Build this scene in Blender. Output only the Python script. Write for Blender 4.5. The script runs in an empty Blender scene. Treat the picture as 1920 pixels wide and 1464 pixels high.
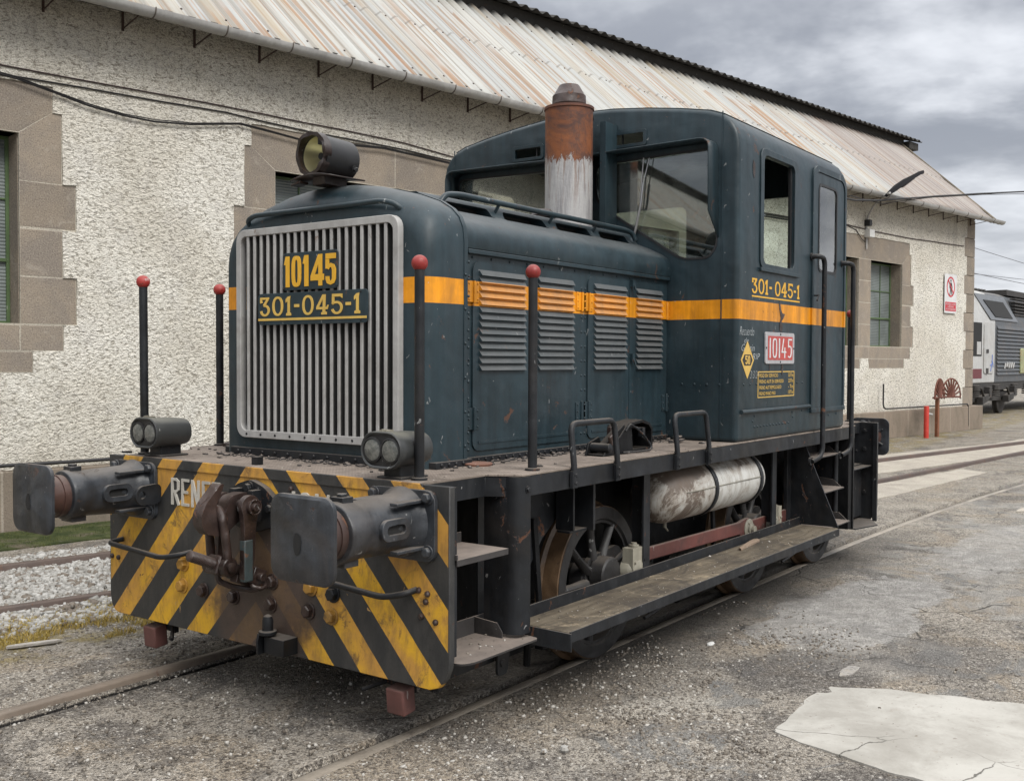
import bpy, bmesh, math, random
import numpy as np
from math import sin, cos, pi, radians, sqrt
from mathutils import Vector, Matrix, noise as mnoise
from mathutils.geometry import tessellate_polygon
random.seed(7)
SC = bpy.context.scene
COL = SC.collection

# ------------------------------------------------------------------ camera
yaw, pitch, roll = radians(36.081), radians(-1.639), radians(0.228)
cf = Vector((cos(yaw)*cos(pitch), sin(yaw)*cos(pitch), sin(pitch)))
cr = cf.cross(Vector((0, 0, 1))).normalized()
cu = cr.cross(cf)
r2 = cr*cos(roll)+cu*sin(roll)
u2 = -cr*sin(roll)+cu*cos(roll)
cam = bpy.data.cameras.new('camera')
camo = bpy.data.objects.new('camera', cam)
COL.objects.link(camo)
M = Matrix((r2, u2, -cf)).transposed().to_4x4()
M.translation = Vector((-3.342, -3.985, 1.695))
camo.matrix_world = M
cam.sensor_width = 36.0
cam.sensor_fit = 'HORIZONTAL'
cam.lens = 36.42
cam.clip_start = 0.05
cam.clip_end = 2000
SC.camera = camo
SC.view_settings.view_transform = 'Standard'
SC.view_settings.look = 'None'
SC.view_settings.exposure = 0.78
SC.view_settings.gamma = 1.0

# ------------------------------------------------------------------ node helper
class G:
    def __init__(s, nt):
        s.nt = nt
    def n(s, t, ins=None, **kw):
        nd = s.nt.nodes.new(t)
        for k, v in kw.items():
            setattr(nd, k, v)
        for k, v in (ins or {}).items():
            sock = nd.inputs[k]
            if isinstance(v, bpy.types.NodeSocket):
                s.nt.links.new(v, sock)
            else:
                sock.default_value = v
        return nd
    def math(s, op, a, b=0.0, c=None, clamp=False):
        d = {0: a, 1: b}
        if c is not None: d[2] = c
        nd = s.n('ShaderNodeMath', d, operation=op)
        nd.use_clamp = clamp
        return nd.outputs[0]
    def map(s, vec, sc=(1, 1, 1), loc=(0, 0, 0), rot=(0, 0, 0)):
        return s.n('ShaderNodeMapping', {'Vector': vec, 'Scale': sc, 'Location': loc, 'Rotation': rot}).outputs[0]
    def noise(s, vec, scale, detail=4, rough=.6, dist=0.0):
        return s.n('ShaderNodeTexNoise', {'Vector': vec, 'Scale': scale, 'Detail': detail, 'Roughness': rough, 'Distortion': dist}).outputs['Fac']
    def vor(s, vec, scale, feature='F1', out='Distance', rnd=1.0):
        return s.n('ShaderNodeTexVoronoi', {'Vector': vec, 'Scale': scale, 'Randomness': rnd}, feature=feature).outputs[out]
    def ss(s, v, a, b):
        nd = s.n('ShaderNodeMapRange', {'Value': v, 'From Min': a, 'From Max': b}, interpolation_type='SMOOTHSTEP')
        return nd.outputs[0]
    def lin(s, v, a, b, c=0., d=1.):
        return s.n('ShaderNodeMapRange', {'Value': v, 'From Min': a, 'From Max': b, 'To Min': c, 'To Max': d}).outputs[0]
    def mix(s, f, a, b, mode='MIX'):
        nd = s.nt.nodes.new('ShaderNodeMix')
        nd.data_type = 'RGBA'; nd.blend_type = mode
        for k, v in ((0, f), (6, a), (7, b)):
            if isinstance(v, bpy.types.NodeSocket):
                s.nt.links.new(v, nd.inputs[k])
            else:
                if k and len(v) == 3: v = (*v, 1)
                nd.inputs[k].default_value = v
        return nd.outputs[2]
    def xyz(s, v):
        return s.n('ShaderNodeSeparateXYZ', {0: v}).outputs
    def obj(s):
        return s.n('ShaderNodeTexCoord').outputs['Object']
    def nz(s):
        g = s.n('ShaderNodeNewGeometry')
        return s.xyz(g.outputs['Normal'])[2]
    def bump(s, h, st, dist, nrm=None):
        d = {'Height': h, 'Strength': st, 'Distance': dist}
        if nrm: d['Normal'] = nrm
        return s.n('ShaderNodeBump', d).outputs[0]

# ------------------------------------------------------------------ world: overcast sky
SUN_EL, SUN_AZ = radians(47), radians(252)      # azimuth of the sun measured from +X towards +Y
W = bpy.data.worlds.new('World')
SC.world = W
W.use_nodes = True
g = G(W.node_tree)
W.node_tree.nodes.clear()
sky = g.n('ShaderNodeTexSky', sky_type='NISHITA')
sky.sun_disc = False
sky.sun_elevation = SUN_EL
sky.sun_rotation = radians(90)-SUN_AZ
sky.air_density = 1.0; sky.dust_density = 3.0
tc = g.n('ShaderNodeTexCoord').outputs['Generated']
x, y, z = g.xyz(tc)
zc = g.math('MAXIMUM', z, 0.0)
den = g.math('ADD', zc, 0.22)
px = g.math('DIVIDE', x, den); py = g.math('DIVIDE', y, den)
cv = g.n('ShaderNodeCombineXYZ', {0: px, 1: py, 2: 0.0}).outputs[0]
n1 = g.noise(g.map(cv, (1, 1, 1), (3.1, 1.7, 0)), 0.85, 7, .56, .35)
n2 = g.noise(g.map(cv, (1, 1, 1), (9.3, 5.1, 2)), 2.3, 5, .55, .2)
nn = g.math('ADD', g.math('MULTIPLY', n1, .62), g.math('MULTIPLY', n2, .38))
f1 = g.ss(nn, .43, .60)
cloud = g.mix(f1, (2.05, 2.18, 2.48), (5.3, 5.45, 5.75))
hor = g.ss(z, .22, -.02)
cloud = g.mix(g.math('MULTIPLY', hor, .45), cloud, (6.2, 6.35, 6.6))
up = g.ss(z, .25, .9)                       # the cloud deck is thinner and brighter overhead
cloud = g.mix(up, cloud, (13.5, 13.6, 13.8))
tot = g.mix(.93, sky.outputs[0], cloud)
bg = g.n('ShaderNodeBackground', {'Color': tot, 'Strength': .1})
out = g.n('ShaderNodeOutputWorld', {'Surface': bg.outputs[0]})

sl = bpy.data.lights.new('sun', 'SUN')
sl.energy = 1.5; sl.angle = radians(28); sl.color = (1, .965, .91)
so = bpy.data.objects.new('sun', sl); COL.objects.link(so)
sd = Vector((cos(SUN_EL)*cos(SUN_AZ), cos(SUN_EL)*sin(SUN_AZ), sin(SUN_EL)))
so.rotation_euler = sd.to_track_quat('Z', 'Y').to_euler()
so.location = sd*60

# ------------------------------------------------------------------ materials
def new_mat(name):
    m = bpy.data.materials.new(name)
    m.use_nodes = True
    m.node_tree.nodes.clear()
    return m, G(m.node_tree)
def finish(g, col, rough, metal=0., nrm=None, spec=.5, coat=0.):
    d = {'Base Color': col if isinstance(col, bpy.types.NodeSocket) else (*col[:3], 1), 'Roughness': rough, 'Metallic': metal, 'Specular IOR Level': spec, 'Coat Weight': coat}
    if nrm: d['Normal'] = nrm
    p = g.n('ShaderNodeBsdfPrincipled', d)
    g.n('ShaderNodeOutputMaterial', {'Surface': p.outputs[0]})

RUST = (.10, .042, .022); RUST2 = (.15, .06, .025); DUST = (.21, .18, .15)
def steel(name, base, rough=.5, var=.35, streak=.3, chip=.5, chipcol=RUST, dust=.5, bump=.25, stripe=False, spec=.5, chipscale=9., dustcol=DUST, grime=0., grimecol=(.02, .018, .016), dlo=.55):
    m, g = new_mat(name)
    o = g.obj()
    big = g.noise(o, 1.7, 5, .6, .4)
    fine = g.noise(o, 34, 4, .65)
    st = g.noise(g.map(o, (14, 14, .7)), 1.0, 4, .65)
    col = tuple(base)
    if stripe:
        zz = g.xyz(o)[2]
        wob = g.math('MULTIPLY', g.math('SUBTRACT', g.noise(o, 3, 2), .5), .006)
        zz = g.math('ADD', zz, wob)
        a = g.math('GREATER_THAN', zz, 1.972); b = g.math('LESS_THAN', zz, 2.097)
        col = g.mix(g.math('MULTIPLY', a, b), col, (.66, .255, .006))
    fade = g.math('MULTIPLY', g.ss(g.noise(g.map(o, (2.2, 2.2, .8), (3, 3, 3)), 2.1, 7, .7, .7), .46, .70), .30)
    col = g.mix(fade, tuple(col) if not isinstance(col, bpy.types.NodeSocket) else col, tuple(min(1., .55*c_+.028) for c_ in base)) if len(base) and max(base) < .1 else col
    v = g.lin(big, .3, .7, 1-var, 1+var)
    v2 = g.lin(st, .3, .75, 1-streak, 1+streak*.6)
    vv = g.math('MULTIPLY', v, v2)
    vv = g.math('MULTIPLY', vv, g.lin(fine, .3, .7, .93, 1.07))
    c = g.n('ShaderNodeVectorMath', {0: col, 'Scale': vv}, operation='SCALE').outputs[0]
    if grime > 0:
        gm = g.math('MULTIPLY', g.ss(g.noise(g.map(o, (1, 1, 1), (5, 2, 8)), 2.6, 6, .7, .8), .48, .68), grime)
        c = g.mix(gm, c, grimecol)
    # light scratches and bird lime
    sp = g.math('MULTIPLY', g.ss(g.noise(g.map(o, (1, 1, .6), (2, 8, 4)), 26, 3, .5, 1.), .715, .74), .4)
    c = g.mix(sp, c, (.45, .45, .44))
    # rust chips
    ch = g.noise(g.map(o, (1, 1, .8), (7, 3, 1)), chipscale, 8, .72, .6)
    ms = g.noise(g.map(o, (1, 1, 1), (1, 9, 4)), 1.3, 3, .6)
    thr = g.math('ADD', ch, g.math('MULTIPLY', g.math('SUBTRACT', ms, .5), .25))
    chm = g.math('MULTIPLY', g.ss(thr, .675-.08*chip, .695-.08*chip), min(1., chip*1.4))
    c = g.mix(chm, c, g.mix(g.noise(o, 40, 3), chipcol, RUST2))
    # dust that has settled on upward faces
    nz = g.nz()
    dn = g.noise(g.map(o, (1, 1, 1), (4, 4, 4)), 6, 7, .7)
    dm = g.math('MULTIPLY', g.ss(nz, dlo, 1.0 if dlo > .5 else dlo+.3), g.math('MULTIPLY', g.lin(dn, .25, .65, .55, 1.1), dust), clamp=True)
    c = g.mix(dm, c, dustcol)
    r = g.math('ADD', g.lin(big, .3, .7, rough-.08, rough+.1), g.math('MULTIPLY', g.math('ADD', dm, chm), .3), clamp=True)
    hgt = g.math('ADD', g.math('MULTIPLY', fine, .4), g.math('MULTIPLY', chm, -1.2))
    hgt = g.math('ADD', hgt, g.math('MULTIPLY', g.noise(o, 3.6, 2), 9.))
    finish(g, c, r, nrm=g.bump(hgt, bump, .006), spec=spec)
    return m

BLUE = (.0165, .0318, .0400)
m_blue = steel('blue_green_paint_with_stripe', BLUE, .42, .25, .32, .42, dust=.42, bump=.3, stripe=True, dustcol=(.13, .13, .125), spec=.4)
m_blueplain = steel('blue_green_paint', BLUE, .42, .25, .3, .5, dust=.42, dustcol=(.13, .13, .125), spec=.4)
m_louvre = steel('dusty_louvre_paint', BLUE, .5, .2, .2, .4, dust=.42, stripe=True, dlo=.25, dustcol=(.17, .165, .16))
m_dark = steel('dark_grey_paint', (.0085, .010, .0125), .52, .4, .35, .45, dust=.5, bump=.5, spec=.38, grime=.35, grimecol=(.022, .018, .015))
m_frame = steel('oily_black_frame', (.0035, .0038, .0045), .6, .5, .3, .3, dust=.22, bump=.5, spec=.25)
m_deck = steel('dusty_deck_plate', (.03, .027, .026), .8, .4, .1, .3, dust=.95, bump=.8, dustcol=(.20, .165, .14))
m_buffer = steel('worn_grey_buffer_steel', (.028, .032, .038), .42, .55, .5, .28, chipcol=(.06, .035, .027), dust=.45, bump=1.0, grime=.55, grimecol=(.05, .043, .040), chipscale=6)
m_rustiron = steel('rusty_brown_iron', (.036, .021, .017), .42, .6, .2, .6, chipcol=(.10, .04, .025), dust=.18, bump=1.4, chipscale=14, grime=.6, grimecol=(.012, .010, .010), dustcol=(.12, .09, .07))
m_ram = steel('rusty_red_ram', (.065, .033, .026), .5, .4, .3, .5, dust=.3, bump=.5, grime=.5)
m_boltY = steel('yellow_bolt', (.36, .19, .03), .55, .4, .1, .9, dust=.1, grime=.85, grimecol=(.06, .04, .025))
m_alu = steel('pale_grille_metal', (.33, .325, .315), .5, .12, .12, .42, chipcol=(.10, .08, .06), dust=.2, bump=.3, chipscale=16, grime=.45, grimecol=(.17, .16, .145))
m_letter = steel('pale_letter_metal', (.50, .475, .42), .55, .15, .2, .25, dust=.1, grime=.4, grimecol=(.2, .18, .15))
m_tank = steel('dirty_white_tank', (.46, .455, .43), .42, .15, .12, .8, chipcol=(.22, .14, .08), dust=.75, bump=.25, chipscale=3.5, dustcol=(.17, .115, .075), grime=.9, grimecol=(.16, .115, .08))
def mk_tankmat():
    m, g = new_mat('grimy_white_tank')
    o = g.obj(); x, y, z = g.xyz(o)
    n = g.noise(g.map(o, (1, 1, 1), (3, 3, 3)), 4.5, 8, .72, 1.2)
    n2 = g.noise(g.map(o, (3.5, 1, 1), (1, 3, 3)), 5, 6, .7, .6)
    c = g.mix(g.ss(n2, .35, .65), (.50, .50, .475), (.39, .38, .35))
    left = g.ss(x, 2.95, 2.30)
    up = g.ss(z, .93, 1.06)
    th = g.math('ADD', n, g.math('ADD', g.math('MULTIPLY', left, .17), g.math('MULTIPLY', up, .16)))
    c = g.mix(g.math('MULTIPLY', g.ss(th, .48, .68), .58), c, (.20, .155, .115))
    c = g.mix(g.math('MULTIPLY', g.ss(th, .63, .70), .8), c, (.075, .05, .036))
    w = g.ss(g.math('ABSOLUTE', g.math('SUBTRACT', n2, .56)), .02, .006)
    c = g.mix(g.math('MULTIPLY', w, .4), c, (.13, .09, .06))
    finish(g, c, g.lin(n, .3, .7, .35, .6), nrm=g.bump(n, .2, .01), spec=.45)
    return m
m_tank = mk_tankmat()
m_red = steel('faded_red_paint', (.26, .022, .018), .5, .3, .1, 1., chipcol=(.03, .02, .02), dust=.2, chipscale=22)
m_redblock = steel('dull_red_casting', (.11, .045, .038), .65, .3, .2, .5, dust=.3, grime=.3)
m_rod = steel('red_brown_rod', (.095, .030, .024), .55, .5, .2, .4, dust=.6, grime=.8)
m_greybox = steel('oily_beige_box', (.24, .225, .18), .4, .3, .3, .5, chipcol=(.06, .05, .04), dust=.4, grime=.7, grimecol=(.06, .055, .045))
m_yellow = steel('yellow_letter_paint', (.66, .36, .025), .45, .1, .05, .25, dust=.05, bump=.1, chipscale=18)
m_yellow2 = steel('pale_yellow_letter_paint', (.58, .38, .085), .5, .12, .08, .25, dust=.05, bump=.1, chipscale=18)
m_signgrey = steel('plate_frame_grey', (.36, .355, .365), .5, .1, .1, .2, dust=.1)
m_signred = steel('faded_red_plate', (.42, .06, .05), .5, .12, .1, .2, chipcol=(.6, .5, .45), dust=.1)
m_white = steel('white_sign_paint', (.60, .60, .60), .5, .06, .05, .08, dust=.05)
m_black = steel('black_paint', (.012, .012, .012), .5, .2, .1, .05, dust=.05)
m_chalk = steel('chalk_white', (.42, .45, .46), .8, .3, .1, .1, dust=0)
m_wheel = steel('worn_wheel_steel', (.020, .019, .019), .5, .5, .2, .4, dust=.4, bump=.8, chipscale=7)
m_tread = steel('rusty_tread', (.11, .068, .038), .42, .5, .2, .8, chipcol=(.06, .03, .015), dust=.1, bump=.8, chipscale=6, grime=.4)
m_wood = None
m_galv = steel('galvanised_gutter', (.36, .355, .345), .5, .15, .12, .2, dust=.3, bump=.2, grime=.5, grimecol=(.24, .23, .2))
m_bracket = steel('rusty_bracket', (.05, .028, .022), .7, .3, .1, .6, dust=.2)
m_green = steel('green_window_paint', (.07, .115, .045), .5, .2, .1, .3, dust=.1)
m_postred = steel('red_post_paint', (.50, .04, .025), .5, .12, .1, .3, chipcol=(.3, .1, .07), dust=.2)
m_rustpost = steel('orange_rust_post', (.20, .075, .035), .7, .35, .2, .6, dust=.2)
m_lampblack = steel('lamp_black', (.012, .012, .013), .5, .1, .1, .05, dust=.1)
m_plastic = steel('white_box', (.6, .6, .58), .5, .08, .1, .05, dust=.1)

def simple(name, col, rough=.5, metal=0., spec=.5):
    m, g = new_mat(name)
    finish(g, col, rough, metal, spec=spec)
    return m
m_cable = simple('black_cable', (.012, .011, .012), .6)
m_cableb = simple('brown_cable', (.035, .02, .02), .7)
m_chrome = simple('wiper_metal', (.45, .45, .46), .3, .9)
m_core = simple('dark_void', (.010, .010, .010), .8)
m_fin = simple('grey_grille_fin', (.050, .049, .047), .7)
m_radiator = simple('dusty_radiator', (.03, .029, .028), .8)

def mk_beam():
    # black and yellow chevrons; pattern follows |y| + 0.93 z
    m, g = new_mat('black_yellow_chevron_paint')
    o = g.obj()
    x, y, z = g.xyz(o)
    wob = g.math('MULTIPLY', g.math('SUBTRACT', g.noise(o, 7, 3), .5), .008)
    f = g.math('ADD', g.math('ADD', g.math('ABSOLUTE', y), g.math('MULTIPLY', z, .93)), wob)
    ph = g.math('FRACT', g.math('DIVIDE', g.math('SUBTRACT', f, .645), .336))
    yel = g.math('LESS_THAN', ph, .5)
    # side margins were left black
    yel = g.math('MULTIPLY', yel, g.math('LESS_THAN', g.math('ABSOLUTE', y), 1.222))
    n1 = g.noise(o, 2.2, 6, .65, .6); n2 = g.noise(g.map(o, (1, 1, .35)), 15, 5, .7)
    yc = g.mix(g.ss(n1, .42, .62), (.50, .26, .05), (.66, .37, .02))
    yc = g.mix(g.math('MULTIPLY', g.ss(n2, .42, .68), .65), yc, (.21, .115, .04))
    yc = g.mix(g.math('MULTIPLY', g.ss(g.noise(g.map(o, (1, 1, 1), (3, 3, 9)), 6, 8, .75, .8), .56, .66), .75), yc, (.085, .05, .03))
    bc = g.mix(g.ss(n2, .3, .7), (.020, .021, .022), (.040, .039, .037))
    c = g.mix(yel, bc, yc)
    # rusty oil stain below the coupling
    dx = g.math('MULTIPLY', g.math('ADD', y, .05), 2.2); dz = g.math('MULTIPLY', g.math('SUBTRACT', z, .53), 2.1)
    dd = g.math('ADD', g.math('MULTIPLY', dx, dx), g.math('MULTIPLY', dz, dz))
    dd = g.math('ADD', dd, g.math('MULTIPLY', g.math('SUBTRACT', g.noise(o, 5, 6, .7), .5), 1.3))
    st = g.math('MULTIPLY', g.ss(dd, .95, .35), .92)
    c = g.mix(st, c, g.mix(g.noise(o, 20, 4), (.032, .024, .021), (.085, .055, .04)))
    # flakes where yellow shows under the black, and chips at the lower edge
    fl = g.ss(g.noise(g.map(o, (1, 1, .45), (8, 1, 2)), 17, 5, .6, 1.), .70, .715)
    c = g.mix(g.math('MULTIPLY', fl, .85), c, (.50, .30, .10))
    cp = g.ss(g.noise(g.map(o, (1, 1, 1), (1, 1, 2)), 24, 4, .6, .8), .70, .715)
    c = g.mix(cp, c, (.05, .025, .018))
    h = g.math('ADD', g.noise(o, 40, 4), g.math('MULTIPLY', g.math('ADD', fl, cp), -1.))
    finish(g, c, g.lin(n1, .3, .7, .45, .62), nrm=g.bump(h, .35, .005))
    return m
m_beam = mk_beam()

def mk_stack(zb):
    m, g = new_mat('rusty_and_white_chimney_paint')
    o = g.obj(); x, y, z = g.xyz(o)
    e = g.math('ADD', z, g.math('MULTIPLY', g.math('SUBTRACT', g.noise(g.map(o, (1, 1, .35)), 13, 8, .8, .9), .5), .42))
    top = g.ss(e, zb-.004, zb+.012)
    r = g.mix(g.ss(g.noise(o, 4, 6, .7, .5), .38, .64), (.06, .025, .018), (.20, .062, .016))
    r = g.mix(g.ss(z, zb+.32, zb+.40), r, (.07, .03, .024))
    r = g.mix(g.ss(g.noise(g.map(o, (1, 1, .3)), 22, 5, .7), .55, .75), r, (.05, .03, .025))
    w = g.mix(g.ss(g.noise(g.map(o, (1, 1, .12)), 20, 6, .7), .42, .7), (.37, .365, .36), (.21, .205, .21))
    w = g.mix(g.ss(g.noise(g.map(o, (1, 1, .2), (5, 5, 1)), 9, 6, .7), .60, .68), w, (.2, .18, .16))
    w = g.mix(g.math('MULTIPLY', g.ss(g.noise(g.map(o, (1, 1, .08), (2, 2, 1)), 30, 5, .7), .50, .62), g.math('MULTIPLY', g.ss(z, zb-.45, zb), .7)), w, (.14, .075, .045))
    c = g.mix(top, w, r)
    finish(g, c, g.lin(top, 0, 1, .45, .7), nrm=g.bump(g.math('ADD', g.noise(o, 30, 5, .7), g.math('MULTIPLY', top, -.6)), .6, .006))
    return m
m_stack = mk_stack(3.03)

def mk_wall():
    m, g = new_mat('white_roughcast_render')
    o = g.obj(); x, y, z = g.xyz(o)
    p = g.map(o, (.8, .6, 1.3), (0, 0, 0), (0, radians(20), 0))
    a = g.noise(p, 27, 3, .6, .7)
    b = g.noise(g.map(o, (1, 1, 1.2), (3, 3, 3)), 80, 3, .6, .6)
    h = g.math('ADD', g.math('MULTIPLY', a, 1.0), g.math('MULTIPLY', b, .35))
    pits = g.ss(h, .675, .575)
    deep = g.ss(h, .585, .53)
    big = g.noise(o, .8, 5, .6, .5)
    c = g.mix(g.ss(big, .35, .65), (.76, .72, .63), (.88, .85, .77))
    upb = g.ss(g.math('ADD', z, g.math('MULTIPLY', g.math('SUBTRACT', big, .5), 1.4)), 3.9, 5.1)
    c = g.mix(g.math('MULTIPLY', upb, .28), c, (.46, .41, .32))
    c = g.mix(g.math('MULTIPLY', pits, g.lin(upb, 0, 1, .62, .55)), c, (.40, .365, .30))
    c = g.mix(g.math('MULTIPLY', deep, g.lin(upb, 0, 1, .38, .6)), c, (.15, .13, .105))
    fine = g.ss(g.noise(g.map(o, (1, 1, 1.4), (7, 7, 7)), 62, 4, .62, .5), .50, .58)
    c = g.mix(g.math('MULTIPLY', fine, g.lin(upb, 0, 1, .18, .62)), c, (.22, .19, .14))
    tone = g.ss(g.noise(g.map(o, (1, 1, 1), (4, 4, 4)), 3., 5, .6, .6), .5, .7)
    c = g.mix(g.math('MULTIPLY', tone, .22), c, (.46, .44, .43))
    run = g.math('MULTIPLY', g.ss(g.noise(g.map(o, (1, 1, .10), (2, 2, 2)), 3.4, 6, .7, .3), .53, .70), g.ss(z, 2.2, 5.0))
    c = g.mix(g.math('MULTIPLY', run, .35), c, (.25, .225, .185))
    low = g.ss(g.math('ADD', z, g.math('MULTIPLY', big, .5)), 1.05, .75)
    c = g.mix(g.math('MULTIPLY', low, .35), c, (.33, .30, .23))
    finish(g, c, .9, nrm=g.bump(h, 1., .05), spec=.2)
    return m
m_wall = mk_wall()

def mk_stone(name='granite', c1=(.27, .225, .175), c2=(.215, .185, .155)):
    m, g = new_mat(name)
    o = g.obj()
    c = g.mix(g.ss(g.noise(o, 2.1, 4, .6, .5), .35, .65), c1, c2)
    rpi = g.n('ShaderNodeNewGeometry').outputs['Random Per Island']
    c = g.n('ShaderNodeVectorMath', {0: c, 'Scale': g.lin(rpi, 0, 1, .84, 1.14)}, operation='SCALE').outputs[0]
    sp = g.noise(o, 70, 3, .7)
    c = g.mix(g.math('MULTIPLY', g.ss(sp, .45, .75), .5), c, (.46, .405, .33))
    c = g.mix(g.math('MULTIPLY', g.ss(g.noise(g.map(o, (1, 1, 1), (3, 3, 3)), 80, 3, .6), .52, .64), .65), c, (.09, .075, .065))
    c = g.mix(g.math('MULTIPLY', g.ss(g.noise(g.map(o, (1, 1, 1), (8, 3, 5)), 5, 7, .75, .8), .54, .68), .45), c, (.38, .345, .29))
    c = g.mix(g.math('MULTIPLY', g.ss(g.noise(g.map(o, (1, 1, .4)), 1.4, 6, .7, .8), .52, .72), .35), c, (.12, .105, .09))
    finish(g, c, .85, nrm=g.bump(g.math('ADD', sp, g.noise(o, 12, 4)), .6, .008), spec=.3)
    return m
m_stone = mk_stone()
m_mortar = mk_stone('pale_mortar', (.40, .365, .30), (.34, .31, .26))

def mk_plinth():
    m, g = new_mat('granite_plinth_blocks')
    o = g.obj()
    v = g.n('ShaderNodeCombineXYZ', {0: g.xyz(o)[0], 1: g.xyz(o)[2], 2: 0.}).outputs[0]
    br = g.n('ShaderNodeTexBrick', {'Vector': v, 'Color1': (.25, .2, .155, 1), 'Color2': (.2, .165, .13, 1), 'Mortar': (.33, .29, .24, 1), 'Scale': 1., 'Mortar Size': .012, 'Brick Width': 1.15, 'Row Height': .62}, offset=0)
    sp = g.noise(o, 60, 3, .7)
    c = g.mix(g.math('MULTIPLY', g.ss(sp, .5, .7), .5), br.outputs['Color'], (.1, .085, .07))
    c = g.mix(g.math('MULTIPLY', g.ss(g.noise(g.map(o, (1, 1, .5)), 2.2, 6, .7, .6), .45, .7), .5), c, (.11, .10, .075))
    finish(g, c, .85, nrm=g.bump(sp, .6, .01), spec=.3)
    return m
m_plinth = mk_plinth()

WX0_ = -62.
def mk_roof():
    m, g = new_mat('rust_streaked_corrugated_sheet')
    o = g.obj(); x, y, z = g.xyz(o)
    sv = g.n('ShaderNodeCombineXYZ', {0: g.math('MULTIPLY', x, 1.), 1: g.math('MULTIPLY', y, .007), 2: 0.}).outputs[0]
    s1 = g.noise(sv, 9, 4, .62)
    s2 = g.noise(g.map(sv, (1, 1, 1), (7, 3, 0)), 3.2, 4, .6)
    pan = g.noise(g.map(sv, (1, .05, 1), (2, 0, 0)), 1.1, 2, .5)
    c = g.mix(g.ss(pan, .35, .65), (.285, .295, .29), (.37, .37, .345))
    c = g.mix(g.math('MULTIPLY', g.ss(s2, .5, .7), .65), c, (.27, .205, .115))
    s1b = g.noise(g.map(sv, (1, 2.5, 1), (2, 9, 0)), 15, 3, .6)
    rs = g.math('MULTIPLY', g.math('MAXIMUM', g.ss(s1, .555, .60), g.math('MULTIPLY', g.ss(s1b, .55, .59), .8)), g.ss(g.noise(g.map(o, (.5, .12, .5)), 1.3, 3), .30, .50))
    lap = g.ss(g.math('ADD', y, g.math('MULTIPLY', g.math('SUBTRACT', g.noise(sv, 7, 2), .5), .9)), 1.90, 1.86)
    c = g.mix(g.math('MULTIPLY', rs, g.lin(lap, 0, 1, .12, .9)), c, g.mix(s2, (.15, .065, .025), (.33, .18, .07)))
    s3 = g.noise(g.map(sv, (1, 1, 1), (1, 5, 0)), 40, 3, .6)
    c = g.mix(g.math('MULTIPLY', g.ss(s3, .50, .62), .5), c, (.22, .17, .11))
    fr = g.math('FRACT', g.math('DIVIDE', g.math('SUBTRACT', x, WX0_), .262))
    val_shade = g.ss(g.math('ABSOLUTE', g.math('SUBTRACT', fr, .75)), .20, .10)  # valleys coloured darker to draw in the shading of the corrugation
    c = g.mix(g.math('MULTIPLY', val_shade, .55), c, (.13, .115, .095))
    edge = g.ss(g.math('ABSOLUTE', g.math('SUBTRACT', fr, .52)), .05, .02)  # dark line along each rib, shading put into the colour too
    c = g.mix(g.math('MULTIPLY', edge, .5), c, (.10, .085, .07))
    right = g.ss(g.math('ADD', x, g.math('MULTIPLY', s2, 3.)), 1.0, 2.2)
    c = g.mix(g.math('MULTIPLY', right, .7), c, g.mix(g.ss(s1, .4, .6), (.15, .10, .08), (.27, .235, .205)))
    lapl = g.math('MULTIPLY', g.ss(g.math('ABSOLUTE', g.math('SUBTRACT', y, 1.03)), .022, .008), .55)
    c = g.mix(lapl, c, (.09, .075, .06))
    finish(g, c, .5, nrm=g.bump(g.noise(o, 20, 4), .2, .01), spec=.5)
    return m
m_roof = mk_roof()
m_roofdark = steel('dark_ridge_sheet', (.022, .020, .017), .75, .3, .1, .3, dust=.5, dustcol=(.12, .11, .09))

def mk_glass(name='window_glass', tint=(.86, .92, .89), dirt=.1):
    m, g = new_mat(name)
    o = g.obj()
    t = g.n('ShaderNodeBsdfTransparent', {'Color': (*tint, 1)})
    gl = g.n('ShaderNodeBsdfGlossy', {'Color': (1, 1, 1, 1), 'Roughness': .015})
    fr = g.n('ShaderNodeFresnel', {'IOR': 1.55}).outputs[0]
    f = g.math('ADD', g.math('MULTIPLY', fr, 1.5), .05, clamp=True)
    mx = g.n('ShaderNodeMixShader', {0: f, 1: t.outputs[0], 2: gl.outputs[0]})
    di = g.n('ShaderNodeBsdfDiffuse', {'Color': (.30, .30, .27, 1)})
    dm = g.math('MULTIPLY', g.ss(g.noise(o, 4, 7, .75), .38, .75), dirt)
    mx2 = g.n('ShaderNodeMixShader', {0: dm, 1: mx.outputs[0], 2: di.outputs[0]})
    g.n('ShaderNodeOutputMaterial', {'Surface': mx2.outputs[0]})
    return m
m_glass = mk_glass(dirt=.15)
def mk_paneglass():
    m, g = new_mat('ribbed_workshop_glass')
    o = g.obj(); z = g.xyz(o)[2]
    w = g.n('ShaderNodeTexWave', {'Vector': o, 'Scale': 9., 'Distortion': .3, 'Detail': 1.}, bands_direction='Z').outputs['Fac']
    n = g.noise(o, 1.5, 5, .6, .6)
    c = g.mix(g.ss(n, .35, .65), (.10, .118, .116), (.165, .19, .185))
    c = g.mix(g.math('MULTIPLY', g.ss(w, .3, .7), .35), c, (.22, .24, .23))
    finish(g, c, .28, nrm=g.bump(w, .35, .02), spec=.6)
    return m
m_pane = mk_paneglass()
def mk_lens():
    m, g = new_mat('dusty_lamp_lens')
    o = g.obj()
    c = g.mix(g.ss(g.noise(o, 30, 5, .7), .35, .7), (.075, .08, .075), (.17, .17, .155))
    w = g.vor(o, 90)
    finish(g, c, .22, nrm=g.bump(w, .35, .003), spec=.7)
    return m
m_lens = mk_lens()
def mk_reflector():
    m, g = new_mat('brass_reflector')
    o = g.obj()
    c = g.mix(g.noise(o, 12, 4), (.55, .52, .33), (.75, .72, .50))
    finish(g, c, .30, .75)
    return m
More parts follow.
